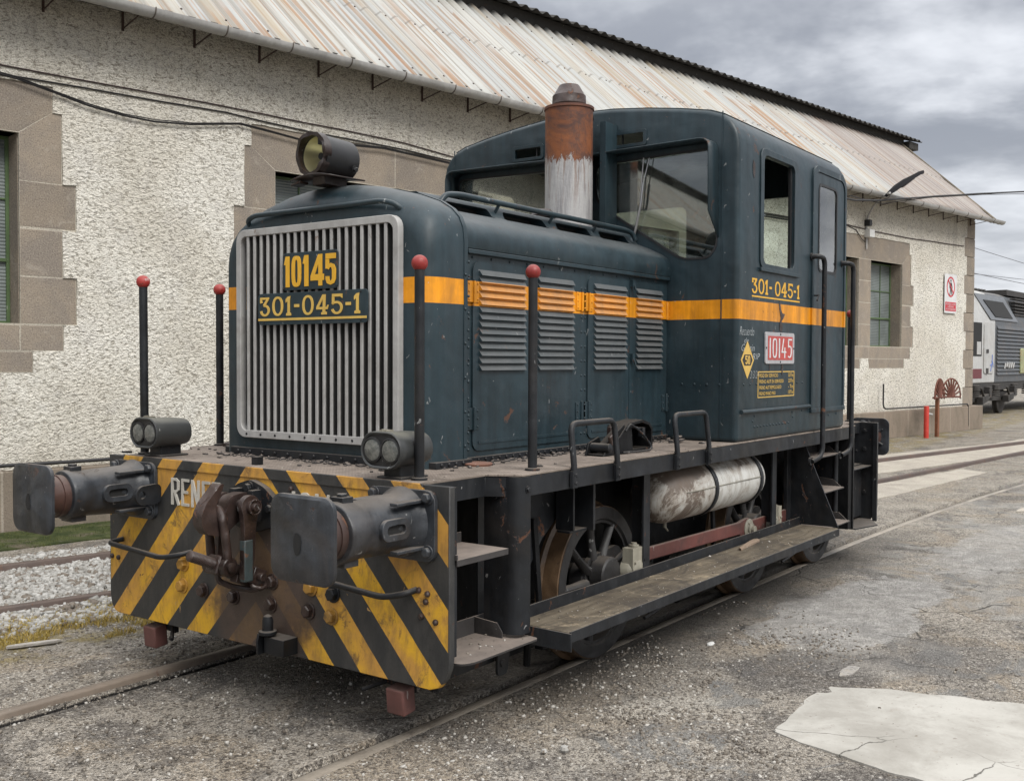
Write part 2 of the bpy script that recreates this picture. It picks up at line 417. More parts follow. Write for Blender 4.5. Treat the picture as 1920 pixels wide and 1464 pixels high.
m_reflect = mk_reflector()
def mk_wood(name, a, b, dirt=.6):
    m, g = new_mat(name)
    o = g.obj()
    n = g.noise(g.map(o, (1.2, 9, 9)), 2.6, 6, .7, .5)
    c = g.mix(g.ss(n, .35, .65), a, b)
    c = g.mix(g.math('MULTIPLY', g.ss(g.noise(o, 3, 7, .75, .8), .42, .66), dirt), c, (.045, .038, .032))
    c = g.mix(g.math('MULTIPLY', g.ss(g.noise(g.map(o, (1, 1, 1), (3, 7, 2)), 4.5, 7, .75, .9), .56, .70), .7), c, (.33, .265, .18))
    c = g.mix(g.ss(g.noise(o, 60, 2), .70, .74), c, (.55, .53, .48))
    finish(g, c, .75, nrm=g.bump(n, .5, .008), spec=.3)
    return m
m_board = mk_wood('oily_footboard_timber', (.085, .068, .048), (.15, .125, .09), .8)
m_chip = mk_wood('pale_wood', (.30, .22, .16), (.22, .165, .12), .2)
m_grey_wood = mk_wood('weathered_grey_wood', (.42, .39, .35), (.30, .28, .25), .3)

# ------------------------------------------------------------------ mesh builder
class MB:
    def __init__(s):
        s.v = []; s.f = []; s.k = 0
    def add(s, vs, fs):
        b = len(s.v)
        s.v += [tuple(p) for p in vs]
        s.f += [tuple(i+b for i in f) for f in fs]
        return s
    def box(s, x0, x1, y0, y1, z0, z1):
        if x0 > x1: x0, x1 = x1, x0
        if y0 > y1: y0, y1 = y1, y0
        if z0 > z1: z0, z1 = z1, z0
        return s.add([(x0,y0,z0),(x1,y0,z0),(x1,y1,z0),(x0,y1,z0),(x0,y0,z1),(x1,y0,z1),(x1,y1,z1),(x0,y1,z1)],
                     [(0,3,2,1),(4,5,6,7),(0,1,5,4),(1,2,6,5),(2,3,7,6),(3,0,4,7)])
    def obox(s, c, ax, ay, az):
        c, ax, ay, az = map(Vector, (c, ax, ay, az))
        vs = [c+ax*i+ay*j+az*k for k in (-.5, .5) for i, j in ((-.5,-.5),(.5,-.5),(.5,.5),(-.5,.5))]
        return s.add(vs, [(0,3,2,1),(4,5,6,7),(0,1,5,4),(1,2,6,5),(2,3,7,6),(3,0,4,7)])
    def frame(s, p0, p1):
        d = (Vector(p1)-Vector(p0)).normalized()
        a = Vector((0, 0, 1)) if abs(d.z) < .9 else Vector((1, 0, 0))
        u = d.cross(a).normalized(); v = d.cross(u).normalized()
        return d, u, v
    def lathe(s, p, axis, prof, n=24, cap=True, phase=0.):
        # prof: list of (distance along axis, radius)
        d, u, v = s.frame((0, 0, 0), axis); p = Vector(p)
        vs = []; fs = []
        for t, r in prof:
            for i in range(n):
                a = 2*pi*i/n+phase
                vs.append(p+d*t+u*(r*cos(a))+v*(r*sin(a)))
        for k in range(len(prof)-1):
            for i in range(n):
                j = (i+1) % n
                fs.append((k*n+i, k*n+j, (k+1)*n+j, (k+1)*n+i))
        if cap:
            fs.append(tuple(range(n-1, -1, -1))); fs.append(tuple((len(prof)-1)*n+i for i in range(n)))
        return s.add(vs, fs)
    def cyl(s, p0, p1, r, n=16, r1=None, phase=0.):
        L = (Vector(p1)-Vector(p0)).length
        return s.lathe(p0, Vector(p1)-Vector(p0), [(0, r), (L, r if r1 is None else r1)], n, phase=phase)
    def ball(s, c, r, n=16, sc=(1, 1, 1)):
        vs = []; fs = []; m = n//2
        for k in range(m+1):
            th = pi*k/m
            for i in range(n):
                a = 2*pi*i/n
                vs.append((c[0]+r*sin(th)*cos(a)*sc[0], c[1]+r*sin(th)*sin(a)*sc[1], c[2]+r*cos(th)*sc[2]))
        for k in range(m):
            for i in range(n):
                j = (i+1) % n
                fs.append((k*n+i, (k+1)*n+i, (k+1)*n+j, k*n+j))
        return s.add(vs, fs)
    def tube(s, pts, r, n=10, bend=0., closed=False, flat=None):
        pts = [Vector(p) for p in pts]
        if bend > 0 and len(pts) > 2:
            q = [pts[0]]
            for i in range(1, len(pts)-1):
                a, b, c = pts[i-1], pts[i], pts[i+1]
                l = min(bend, (b-a).length*.48, (c-b).length*.48)
                s0 = b+(a-b).normalized()*l; s1 = b+(c-b).normalized()*l
                for t in (0, .25, .5, .75, 1):
                    q.append(s0*(1-t)**2+b*2*t*(1-t)+s1*t*t)
            q.append(pts[-1]); pts = q
        rr = r if isinstance(r, (list, tuple)) else [r]*len(pts)
        if len(rr) != len(pts): rr = [rr[0]]*len(pts)
        d0 = (pts[1]-pts[0]).normalized()
        a = Vector((0, 0, 1)) if abs(d0.z) < .9 else Vector((1, 0, 0))
        u = d0.cross(a).normalized()
        vs = []; N = len(pts)
        for k in range(N):
            d = (pts[min(k+1, N-1)]-pts[max(k-1, 0)]).normalized()
            u = (u-d*u.dot(d)).normalized(); v = d.cross(u)
            for i in range(n):
                an = 2*pi*i/n
                cu_, cv_ = cos(an), sin(an)
                if flat: cu_ *= flat[0]; cv_ *= flat[1]
                vs.append(pts[k]+u*(rr[k]*cu_)+v*(rr[k]*cv_))
        fs = []
        for k in range(N-1):
            for i in range(n):
                j = (i+1) % n
                fs.append((k*n+i, k*n+j, (k+1)*n+j, (k+1)*n+i))
        fs.append(tuple(range(n-1, -1, -1))); fs.append(tuple((N-1)*n+i for i in range(n)))
        return s.add(vs, fs)
    def plate(s, outer, holes, org, U, V, t):
        # flat polygon with holes in plane (U,V) at org, thickness t along U x V (towards +)
        org, U, V = Vector(org), Vector(U), Vector(V)
        Nn = U.cross(V).normalized()
        loops = [list(outer)]+[list(h) for h in holes]
        def area(l): return sum(l[i][0]*l[(i+1)%len(l)][1]-l[(i+1)%len(l)][0]*l[i][1] for i in range(len(l)))
        if area(loops[0]) < 0: loops[0].reverse()
        for h in loops[1:]:
            if area(h) > 0: h.reverse()
        flat = [p for l in loops for p in l]
        tri = tessellate_polygon([[Vector((a, b, 0)) for a, b in l] for l in loops])
        n = len(flat)
        vs = [org+U*a+V*b+Nn*t for a, b in flat]+[org+U*a+V*b for a, b in flat]
        fs = []
        for a, b, c in tri:
            pa, pb, pc = flat[a], flat[b], flat[c]
            cr_ = (pb[0]-pa[0])*(pc[1]-pa[1])-(pb[1]-pa[1])*(pc[0]-pa[0])
            if cr_ < 0: a, b = b, a
            fs.append((a, b, c)); fs.append((a+n, c+n, b+n))
        o = 0
        for l in loops:
            L = len(l)
            for i in range(L):
                j = (i+1) % L
                fs.append((o+i, o+i+n, o+j+n, o+j))
            o += L
        return s.add(vs, fs)
    def sweep(s, prof, x0, x1, axis='x', caps=True):
        # closed profile in (y,z) swept along x
        n = len(prof)
        vs = [(x0, a, b) for a, b in prof]+[(x1, a, b) for a, b in prof]
        fs = [(i, (i+1) % n, n+(i+1) % n, n+i) for i in range(n)]
        if caps: fs += [tuple(range(n-1, -1, -1)), tuple(range(n, 2*n))]
        return s.add(vs, fs)
    def hexbolt(s, p, axis, r, h, washer=True):
        p = Vector(p); a = Vector(axis).normalized()
        if washer: s.cyl(p, p+a*h*.22, r*1.35, 16)
        s.lathe(p+a*h*.22, a, [(0, r), (h*.62, r), (h*.78, r*.82)], 6, phase=random.random())
        return s
    def rivets(s, pts, axis, r=.008, h=.005):
        a = Vector(axis).normalized()
        for p in pts:
            s.lathe(Vector(p), a, [(0, r), (h*.6, r*.85), (h, r*.4)], 8)
        return s
    def build(s, name, mat, parent=None, bevel=0., seg=2, ang=38, mats=None, fi=None):
        me = bpy.data.meshes.new(name)
        me.from_pydata(s.v, [], s.f)
        me.validate(clean_customdata=False)
        bm = bmesh.new(); bm.from_mesh(me)
        bmesh.ops.recalc_face_normals(bm, faces=bm.faces)
        bm.to_mesh(me); bm.free()
        me.materials.append(mat)
        for p in me.polygons: p.use_smooth = True
        me.set_sharp_from_angle(angle=radians(ang))
        o = bpy.data.objects.new(name, me)
        COL.objects.link(o)
        if parent: o.parent = parent
        if bevel > 0:
            b = o.modifiers.new('bevel', 'BEVEL')
            b.width = bevel; b.segments = seg; b.limit_method = 'ANGLE'; b.angle_limit = radians(45)
            b.harden_normals = False
        return o

def rrect(x0, x1, z0, z1, r, n=5):
    rs = r if isinstance(r, (list, tuple)) else [r]*4
    pts = []
    for (cx, cz, a0), rr in zip(((x1, z0, -90), (x1, z1, 0), (x0, z1, 90), (x0, z0, 180)), rs):
        sx = -1 if cx == x1 else 1; sz = 1 if cz == z0 else -1
        c = (cx+sx*rr, cz+sz*rr)
        for i in range(n+1):
            a = radians(a0+90*i/n)
            pts.append((c[0]+rr*cos(a), c[1]+rr*sin(a)))
    return pts
def roundpoly(pts, r, n=5):
    out = []
    N = len(pts)
    rs = r if isinstance(r, (list, tuple)) else [r]*N
    for i in range(N):
        a, b, c = Vector(pts[i-1]), Vector(pts[i]), Vector(pts[(i+1) % N])
        l = min(rs[i], (b-a).length*.45, (c-b).length*.45)
        s0 = b+(a-b).normalized()*l; s1 = b+(c-b).normalized()*l
        for k in range(n+1):
            t = k/n
            p = s0*(1-t)**2+b*2*t*(1-t)+s1*t*t
            out.append((p.x, p.y))
    return out
def bool_cut(o, cutters):
    for c in cutters:
        md = o.modifiers.new('cut', 'BOOLEAN'); md.operation = 'DIFFERENCE'; md.object = c; md.solver = 'EXACT'
    dg = bpy.context.evaluated_depsgraph_get(); dg.update()
    me = bpy.data.meshes.new_from_object(o.evaluated_get(dg))
    o.modifiers.clear(); o.data = me
    for c in cutters: bpy.data.objects.remove(c, do_unlink=True)
    for p in me.polygons: p.use_smooth = True
    me.set_sharp_from_angle(angle=radians(38))
    return o
def empty(name, loc=(0, 0, 0), rz=0, label=None, cat=None, group=None, kind=None):
    o = bpy.data.objects.new(name, None)
    COL.objects.link(o); o.location = loc; o.rotation_euler = (0, 0, rz); o.empty_display_size = .2
    return tag(o, label, cat, group, kind)
def tag(o, label=None, cat=None, group=None, kind=None):
    if label: o['label'] = label
    if cat: o['category'] = cat
    if group: o['group'] = group
    if kind: o['kind'] = kind
    return o

# ------------------------------------------------------------------ glyphs (hand drawn outlines, unit height)
def ribbon(pts, w):
    P = [Vector(p) for p in pts]; L = []; R = []
    for i, p in enumerate(P):
        d = (P[min(i+1, len(P)-1)]-P[max(i-1, 0)]).normalized()
        nn_ = Vector((-d.y, d.x))
        L.append(p+nn_*w/2); R.append(p-nn_*w/2)
    return [(q.x, q.y) for q in L+R[::-1]]
def ring(cx, cy, rx, ry, w, n=28, e=2.):
    def se(rx, ry):
        o = []
        for i in range(n):
            a = 2*pi*i/n; c, s_ = cos(a), sin(a)
            o.append((cx+rx*math.copysign(abs(c)**(2/e), c), cy+ry*math.copysign(abs(s_)**(2/e), s_)))
        return o
    return (se(rx, ry), [se(rx-w, ry-w)])
def arc(cx, cy, rx, ry, a0, a1, n=14):
    return [(cx+rx*cos(radians(a0+(a1-a0)*i/n)), cy+ry*sin(radians(a0+(a1-a0)*i/n))) for i in range(n+1)]
BOLD = {
 '1': (.22, [([(.06, 1), (.20, 1), (.20, 0), (.06, 0), (.06, .73), (0, .73)], [])]),
 '0': (.35, [ring(.175, .5, .175, .5, .125, e=3.2)]),
 '4': (.47, [([(.275, 0), (.41, 0), (.41, .17), (.47, .17), (.47, .37), (.41, .37), (.41, 1), (.27, 1), (0, .32), (0, .17), (.275, .17)], [[(.275, .37), (.275, .70), (.16, .37)]])]),
 '5': (.36, [([(0, .83), (0, 1), (.35, 1), (.35, .83)], []), ([(0, .52), (0, .82), (.125, .82), (.125, .52)], []),
             (ribbon([(.06, .52), (.11, .60), (.18, .63), (.25, .60), (.29, .50), (.29, .34), (.29, .2), (.25, .10), (.175, .07), (.10, .10), (.07, .2), (.07, .28)], .13), [])]),
}
def slab1():
    return (.30, [([(.10, .97), (.24, 1.0), (.205, .8), (.205, .16), (.27, .12), (.27, 0), (.02, 0), (.02, .12), (.09, .16), (.09, .74), (.0, .66), (.0, .84)], [])])
SLAB = {
 '1': slab1(),
 '0': (.56, [ring(.28, .5, .28, .5, .115, e=2.2)]),
 '3': (.50, [([(0, .98), (.46, .98), (.46, .88), (0, .86)], []), ([(0, .68), (0, .855), (.10, .855), (.12, .70)], []),
             (ribbon([(.40, .88), (.20, .55)], .12), []),
             (ribbon([(.18, .56)]+arc(.24, .30, .20, .25, 95, -175, 18), .115), [])]),
 '4': (.58, [([(.30, .12), (.30, .26), (0, .26), (0, .38), (.30, 1), (.45, 1), (.43, .38), (.50, .38), (.52, .47), (.60, .47), (.54, .26), (.43, .26), (.43, .15), (.50, .12), (.50, 0), (.24, 0), (.24, .12)], [[(.31, .38), (.31, .76), (.13, .38)]])]),
 '5': (.54, [([(.04, .86), (.04, 1), (.52, 1), (.52, .78), (.43, .86)], []), ([(.04, .50), (.04, .855), (.15, .855), (.15, .56)], []),
             (ribbon([(.04, .50), (.14, .58)]+arc(.26, .32, .22, .27, 105, -165, 16), .115), [])]),
 '-': (.26, [([(0, .42), (0, .57), (.24, .57), (.24, .42)], [])]),
 ' ': (.12, []),
}
THIN = {
 '1': (.14, [([(.03, 1), (.11, 1), (.11, 0), (.03, 0)], [])]),
 '0': (.36, [ring(.18, .5, .17, .5, .075, e=3.)]),
 '4': (.38, [(ribbon([(.17, 1), (.06, .36)], .07), []), ([(.0, .27), (0, .35), (.38, .35), (.38, .27)], []), ([(.22, 0), (.22, .55), (.29, .55), (.29, 0)], [])]),
 '5': (.36, [([(.04, .92), (.04, 1), (.33, 1), (.33, .92)], []), ([(.04, .56), (.04, .915), (.11, .915), (.11, .56)], []),
             (ribbon([(.06, .56), (.16, .62), (.26, .58), (.30, .44), (.30, .25), (.26, .08), (.16, .04), (.05, .08)], .075), [])]),
}
LET = {
 'R': (.42, [([(0, 0), (0, 1), (.1, 1), (.1, 0)], []), (ribbon([(.1, .95), (.24, .95), (.34, .88), (.34, .58), (.24, .5), (.1, .5)], .1), []), (ribbon([(.18, .46), (.37, 0)], .1), [])]),
 'E': (.40, [([(0, 0), (0, 1), (.1, 1), (.1, 0)], []), ([(.1, .9), (.1, 1), (.36, 1), (.36, .9)], []), ([(.1, .46), (.1, .56), (.3, .56), (.3, .46)], []), ([(.1, 0), (.1, .1), (.36, .1), (.36, 0)], [])]),
 'N': (.44, [([(0, 0), (0, 1), (.1, 1), (.1, 0)], []), ([(.29, 0), (.29, 1), (.39, 1), (.39, 0)], []), (ribbon([(.06, .95), (.33, .05)], .11), [])]),
 'F': (.38, [([(0, 0), (0, 1), (.1, 1), (.1, 0)], []), ([(.1, .9), (.1, 1), (.36, 1), (.36, .9)], []), ([(.1, .46), (.1, .56), (.3, .56), (.3, .46)], [])]),
}
def write(mb, txt, font, org, U, V, h, sp=.08, width=None, t=.002):
    org, U, V = Vector(org), Vector(U).normalized(), Vector(V).normalized()
    tot = sum(font[c][0] for c in txt)+sp*(len(txt)-1)
    sx = h if width is None else width/tot
    x_ = 0.; Nn = U.cross(V); k = 0
    for c in txt:
        w, pcs = font[c]
        for out_, hol in pcs:
            k = (k+1) % 4
            mb.plate([((x_+a)*sx, b*h) for a, b in out_], [[((x_+a)*sx, b*h) for a, b in hh] for hh in hol], org, U, V, t+k*.0004)
        x_ += w+sp
def btext(txt, org, U, V, h, name, mat, parent, width=None, extrude=.0006, shear=0., offset=0., align='LEFT', space=1.):
    cu_ = bpy.data.curves.new(name, 'FONT'); cu_.body = txt; cu_.size = 1.; cu_.extrude = 0.; cu_.shear = shear; cu_.offset = offset
    cu_.resolution_u = 3; cu_.align_x = align; cu_.space_line = space
    to = bpy.data.objects.new('tmp', cu_); COL.objects.link(to)
    dg = bpy.context.evaluated_depsgraph_get(); dg.update()
    me = bpy.data.meshes.new_from_object(to.evaluated_get(dg))
    bpy.data.objects.remove(to, do_unlink=True)
    xs = [v.co.x for v in me.vertices]; ys = [v.co.y for v in me.vertices]
    w = max(xs)-min(xs); hh = max(ys)-min(ys)
    org, U, V = Vector(org), Vector(U).normalized(), Vector(V).normalized(); Nn = U.cross(V)
    sy = h/hh; sx = sy if width is None else width/w
    x0, y0 = min(xs), min(ys)
    if align == 'CENTER': x0 = (min(xs)+max(xs))/2
    for v in me.vertices:
        v.co = org+U*((v.co.x-x0)*sx)+V*((v.co.y-y0)*sy)+Nn*extrude
    me.name = name; me.materials.clear(); me.materials.append(mat)
    o = bpy.data.objects.new(name, me); COL.objects.link(o)
    if parent: o.parent = parent
    return o

# ================================================================== SETTING: ground
def rail_off(x):                 # lateral shift of the locomotive's track beyond the locomotive
    if x < 5: return 0.
    return -.0072*(min(x, 17)-5)**2-(.17*(x-17) if x > 17 else 0.)
def yN(x): return -.87+rail_off(x)
def yF(x): return .87+rail_off(x)
def yA(x): return 4.073-.205*(x-.857)          # second track, far rail
def yB(x): return 2.754-.21*(x-.167) if x < 11.5 else 2.754-.21*11.33-.115*(x-11.5)

def mk_ground():
    m, g = new_mat('cracked_asphalt_and_gravel')
    o = g.obj(); x, y, z = g.xyz(o)
    wv = g.n('ShaderNodeTexNoise', {'Vector': o, 'Scale': 1.4, 'Detail': 4.}).outputs['Color']
    w = g.n('ShaderNodeVectorMath', {0: o, 1: g.n('ShaderNodeVectorMath', {0: wv, 'Scale': .5}, operation='SCALE').outputs[0]}, operation='ADD').outputs[0]
    big = g.noise(o, .55, 6, .62, .5)
    med = g.noise(g.map(o, (1, 1, 1), (4, 1, 0)), 2.1, 6, .68, .4)
    fine = g.noise(o, 26, 4, .7)
    base = g.mix(g.ss(big, .38, .62), (.245, .218, .182), (.345, .31, .262))
    base = g.mix(g.math('MULTIPLY', g.ss(med, .50, .64), .7), base, (.10, .09, .082))
    farm = g.ss(g.math('ADD', x, g.math('MULTIPLY', big, 5.)), 7.5, 11.5)
    base = g.mix(farm, base, g.mix(g.ss(med, .35, .7), (.36, .325, .27), (.22, .195, .165)))
    # ragged pale screed patches, sandy patches
    wf = g.noise(g.map(o, (1, 1, 1), (2, 5, 1)), .9, 8, .66, .9)
    midp = g.math('MULTIPLY', g.ss(wf, .505, .53), g.math('MULTIPLY', g.ss(y, -1.05, -1.4), g.ss(x, 1.6, 3.0)))
    base = g.mix(g.math('MULTIPLY', midp, .85), base, g.mix(g.ss(g.noise(o, 6, 6, .7, .5), .35, .65), (.33, .315, .285), (.21, .20, .185)))
    blu = g.math('MULTIPLY', g.ss(g.noise(g.map(o, (1, 1, 1), (12, 3, 1)), 1.6, 8, .68, .9), .56, .585), g.ss(y, -.95, -1.2))
    base = g.mix(g.math('MULTIPLY', blu, .7), base, (.165, .165, .16))
    sp = g.ss(g.noise(g.map(o, (1, 1, 1), (9, 9, 0)), 1.3, 6, .65, .7), .52, .60)
    base = g.mix(g.math('MULTIPLY', sp, .6), base, (.29, .235, .17))
    dk = g.ss(g.noise(g.map(o, (1, 1, 1), (4, 9, 3)), 1.0, 7, .68, .6), .53, .60)
    base = g.mix(g.math('MULTIPLY', dk, .6), base, (.075, .068, .065))
    # individual repairs and worn areas (position, radii, direction)
    wn = g.math('SUBTRACT', g.noise(o, 2.3, 8, .7, .8), .5)
    def area(cx, cy, rx, ry, ang, soft, amp=1.6):
        dx = g.math('SUBTRACT', x, cx); dy = g.math('SUBTRACT', y, cy)
        u_ = g.math('DIVIDE', g.math('ADD', g.math('MULTIPLY', dx, cos(ang)), g.math('MULTIPLY', dy, sin(ang))), rx)
        v_ = g.math('DIVIDE', g.math('SUBTRACT', g.math('MULTIPLY', dy, cos(ang)), g.math('MULTIPLY', dx, sin(ang))), ry)
        d_ = g.math('ADD', g.math('ADD', g.math('MULTIPLY', u_, u_), g.math('MULTIPLY', v_, v_)), g.math('MULTIPLY', wn, amp*2))
        return g.ss(d_, 1+soft, 1-soft)
    n6 = g.noise(o, 7, 7, .72, .5)
    pale = g.mix(g.ss(n6, .35, .62), (.40, .385, .36), (.25, .24, .225))
    P1 = area(3.9, -1.72, 1.35, .40, -.12, .10)
    P2 = area(3.2, -2.02, .55, .16, -.2, .08)
    P3 = area(1.15, -1.62, .32, .13, -.5, .35)
    P4 = area(7.2, -2.1, 1.8, .45, -.1, .15)
    D1 = area(2.15, -1.95, .42, .42, .3, .5)
    D2 = area(2.9, -2.5, .5, .35, 0., .5)
    T1 = area(2.6, -1.50, .5, .22, -.1, .6)
    base = g.mix(g.math('MULTIPLY', T1, .6), base, (.33, .275, .205))
    base = g.mix(g.math('MULTIPLY', D1, .72), base, (.085, .078, .074))
    base = g.mix(g.math('MULTIPLY', D2, .5), base, (.11, .10, .092))
    for P_, k_ in ((P1, .9), (P2, .85), (P4, .75)): base = g.mix(g.math('MULTIPLY', P_, k_), base, pale)
    base = g.mix(g.math('MULTIPLY', P3, .6), base, (.40, .37, .32))
    midp = g.math('MAXIMUM', midp, g.math('MAXIMUM', P1, g.math('MAXIMUM', P2, P4)))
    # stony aggregate at two sizes
    smooth = g.math('SUBTRACT', 1., g.math('MULTIPLY', g.math('MAXIMUM', midp, blu), .75))
    for sc_, am in ((62, .75), (125, .6)):
        cells = g.vor(o, sc_, out='Color'); cd = g.vor(o, sc_)
        cr_ = g.xyz(cells)[0]
        base = g.mix(g.math('MULTIPLY', g.math('MULTIPLY', g.ss(cr_, .6, .97), g.ss(cd, .55, .3)), g.math('MULTIPLY', smooth, am)), base, (.52, .49, .44))
        base = g.mix(g.math('MULTIPLY', g.math('MULTIPLY', g.ss(cr_, .35, .05), am), smooth), base, (.045, .038, .032))
    spk = g.noise(o, 95, 3, .75)
    base = g.mix(g.math('MULTIPLY', g.ss(spk, .55, .7), .45), base, (.40, .37, .33))
    base = g.mix(g.math('MULTIPLY', g.ss(spk, .45, .3), .5), base, (.05, .042, .036))
    # fine cracks only in the brittle screed and a few long ones
    ce2 = g.vor(g.map(w, (1, 1, 1), (4, 2, 0)), 3.6, 'DISTANCE_TO_EDGE')
    cm = g.math('MULTIPLY', g.ss(ce2, .028, .008), g.math('MULTIPLY', g.ss(g.noise(o, 1.7, 4), .56, .66), g.ss(y, -.95, -1.3)))
    ce = g.vor(w, .8, 'DISTANCE_TO_EDGE')
    cm = g.math('MAXIMUM', g.math('MULTIPLY', cm, .7), g.math('MULTIPLY', g.ss(ce, .008, .002), g.ss(big, .54, .62)))
    base = g.mix(g.math('MULTIPLY', cm, .75), base, (.04, .035, .03))
    # oily bed below the locomotive and along its rails
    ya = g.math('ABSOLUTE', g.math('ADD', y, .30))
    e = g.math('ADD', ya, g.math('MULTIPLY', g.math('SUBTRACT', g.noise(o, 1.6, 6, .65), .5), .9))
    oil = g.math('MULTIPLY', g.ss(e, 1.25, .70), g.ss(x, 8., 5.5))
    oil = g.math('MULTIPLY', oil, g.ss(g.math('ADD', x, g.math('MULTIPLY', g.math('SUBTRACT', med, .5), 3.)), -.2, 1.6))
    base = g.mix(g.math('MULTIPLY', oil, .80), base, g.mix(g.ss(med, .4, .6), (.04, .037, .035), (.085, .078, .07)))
    lm = g.math('MULTIPLY', g.ss(g.math('ADD', y, g.math('MULTIPLY', med, .8)), 1.85, 2.2), g.ss(y, 5., 3.))
    lm = g.math('MULTIPLY', lm, g.ss(g.noise(o, 3.3, 6, .7), .42, .6))
    base = g.mix(g.math('MULTIPLY', lm, .7), base, (.22, .17, .055))
    # flangeway grooves are packed with black grease
    gm = g.ss(z, -.030, -.040)
    base = g.mix(gm, base, (.012, .011, .010))
    h = g.math('ADD', g.math('MULTIPLY', fine, .5), g.math('MULTIPLY', g.ss(cd, .6, .1), .8))
    h = g.math('ADD', h, g.math('MULTIPLY', cm, -1.5))
    h = g.math('ADD', h, g.math('MULTIPLY', med, 1.2))
    finish(g, base, g.lin(med, .3, .7, .75, .95), nrm=g.bump(h, .9, .012), spec=.3)
    return m
def build_ground():
    xs = list(np.arange(-4, 6, .06))+list(np.arange(6, 24, .25))+list(np.arange(24, 80, 4))+[90, 120, 160, 220, 300]
    xs = [-200, -100, -50, -25, -14, -9, -6, -5]+xs
    fine = list(np.arange(-4.2, -.93, .06))+[-.93, -.912, -.905, -.835, -.828, -.77, -.762]+list(np.arange(-.70, .70, .07))+[.742, .75, .82, .828, .905, .912]+list(np.arange(.96, 6.4, .12))
    ys = [-200, -100, -50, -25, -12, -8, -6, -5]+fine+[7, 9, 12, 20, 40, 80, 160, 300]
    vs = []; fs = []
    for i, X in enumerate(xs):
        for j, Y in enumerate(ys):
            yy = Y; z = 0.
            if -6 < X < 24 and -6 < Y < 7:
                dN = Y+.87; dF = Y-.87
                nv = mnoise.noise((X*1.1, Y*1.1, 0))*.014+mnoise.noise((X*4, Y*4, 3))*.005
                edge = min(abs(dN), abs(dF))
                z = nv*min(1, max(0., (edge-.06)/.35))
                if -.835 <= Y <= -.762: z = -.045 if -.83 < Y < -.765 else -.004
                if .742 <= Y <= .828: z = -.05 if .745 < Y < .825 else -.02
                if -.77 < Y < .76 and X < 6: z -= .018*min(1, (.8-abs(Y))/.15) if abs(Y) < .74 else 0
                yy = Y+rail_off(X)*max(0, 1-abs(Y)/6) if X > 5 else Y
            vs.append((X, yy, z))
    ny = len(ys)
    for i in range(len(xs)-1):
        for j in range(ny-1):
            fs.append((i*ny+j, (i+1)*ny+j, (i+1)*ny+j+1, i*ny+j+1))
    me = bpy.data.meshes.new('ground'); me.from_pydata(vs, [], fs); me.materials.append(mk_ground())
    for p in me.polygons: p.use_smooth = True
    o = bpy.data.objects.new('ground', me); COL.objects.link(o)
    return tag(o, 'cracked grey asphalt and gravel ground of the rail yard', 'ground', kind='structure')
build_ground()

def mk_concrete():
    m, g = new_mat('pale_concrete')
    o = g.obj()
    n = g.noise(o, 2.4, 6, .65, .3)
    c = g.mix(g.ss(n, .35, .68), (.41, .395, .36), (.285, .27, .24))
    w = g.n('ShaderNodeTexNoise', {'Vector': o, 'Scale': 5., 'Detail': 4.}).outputs['Color']
    ww = g.n('ShaderNodeVectorMath', {0: o, 1: g.n('ShaderNodeVectorMath', {0: w, 'Scale': .12}, operation='SCALE').outputs[0]}, operation='ADD').outputs[0]
    ce = g.vor(g.map(ww, (1, 1, 1), (1.3, .2, 0)), 1.5, 'DISTANCE_TO_EDGE')
    y = g.xyz(o)[0]
    cm = g.math('MULTIPLY', g.ss(ce, .006, .002), g.ss(y, 1.50, 1.25))
    c = g.mix(g.math('MULTIPLY', cm, .85), c, (.07, .065, .055))
    st = g.ss(g.noise(g.map(o, (1, 1, 1), (5, 5, 0)), 3.1, 7, .75, .6), .60, .70)
    c = g.mix(g.math('MULTIPLY', st, .6), c, (.26, .22, .18))
    c = g.mix(g.math('MULTIPLY', g.ss(g.noise(g.map(o, (1, 1, 1), (1, 7, 0)), 9, 8, .8, .6), .52, .70), .45), c, (.22, .205, .18))
    c = g.mix(g.math('MULTIPLY', g.ss(g.noise(o, 38, 3, .6), .66, .72), .6), c, (.16, .13, .11))
    finish(g, c, .8, nrm=g.bump(g.math('ADD', g.noise(o, 30, 5, .7), g.math('MULTIPLY', cm, -2.)), .4, .006), spec=.3)
    return m
m_conc = mk_concrete()
def rough_outline(pts, amp=.02, step=.05, seed=0):
    out = []
    for i in range(len(pts)):
        a, b = Vector(pts[i]), Vector(pts[(i+1) % len(pts)])
        n = max(1, int((b-a).length/step))
        for k in range(n):
            p = a+(b-a)*k/n
            out.append((p.x+mnoise.noise((p.x*6, p.y*6, seed))*amp*1.5+random.uniform(-amp, amp)*.25, p.y+mnoise.noise((p.x*6, p.y*6, seed+9))*amp*1.5+random.uniform(-amp, amp)*.25))
    return out
pts = [(1.17, -2.19), (1.31, -2.19), (1.60, -2.155), (1.83, -2.15), (1.97, -2.18), (2.08, -2.37), (2.15, -2.62), (2.22, -2.88), (2.30, -3.15), (2.45, -4.2), (.9, -4.2), (.95, -3.2), (1.0, -2.8), (1.06, -2.5)]
MB().plate(rough_outline(pts, .022), [], (0, 0, -.014), (1, 0, 0), (0, 1, 0), .021).build('concrete_patch', m_conc, bevel=.006)
tag(bpy.data.objects['concrete_patch'], 'pale cracked concrete repair patch in the asphalt', 'pavement', kind='structure')
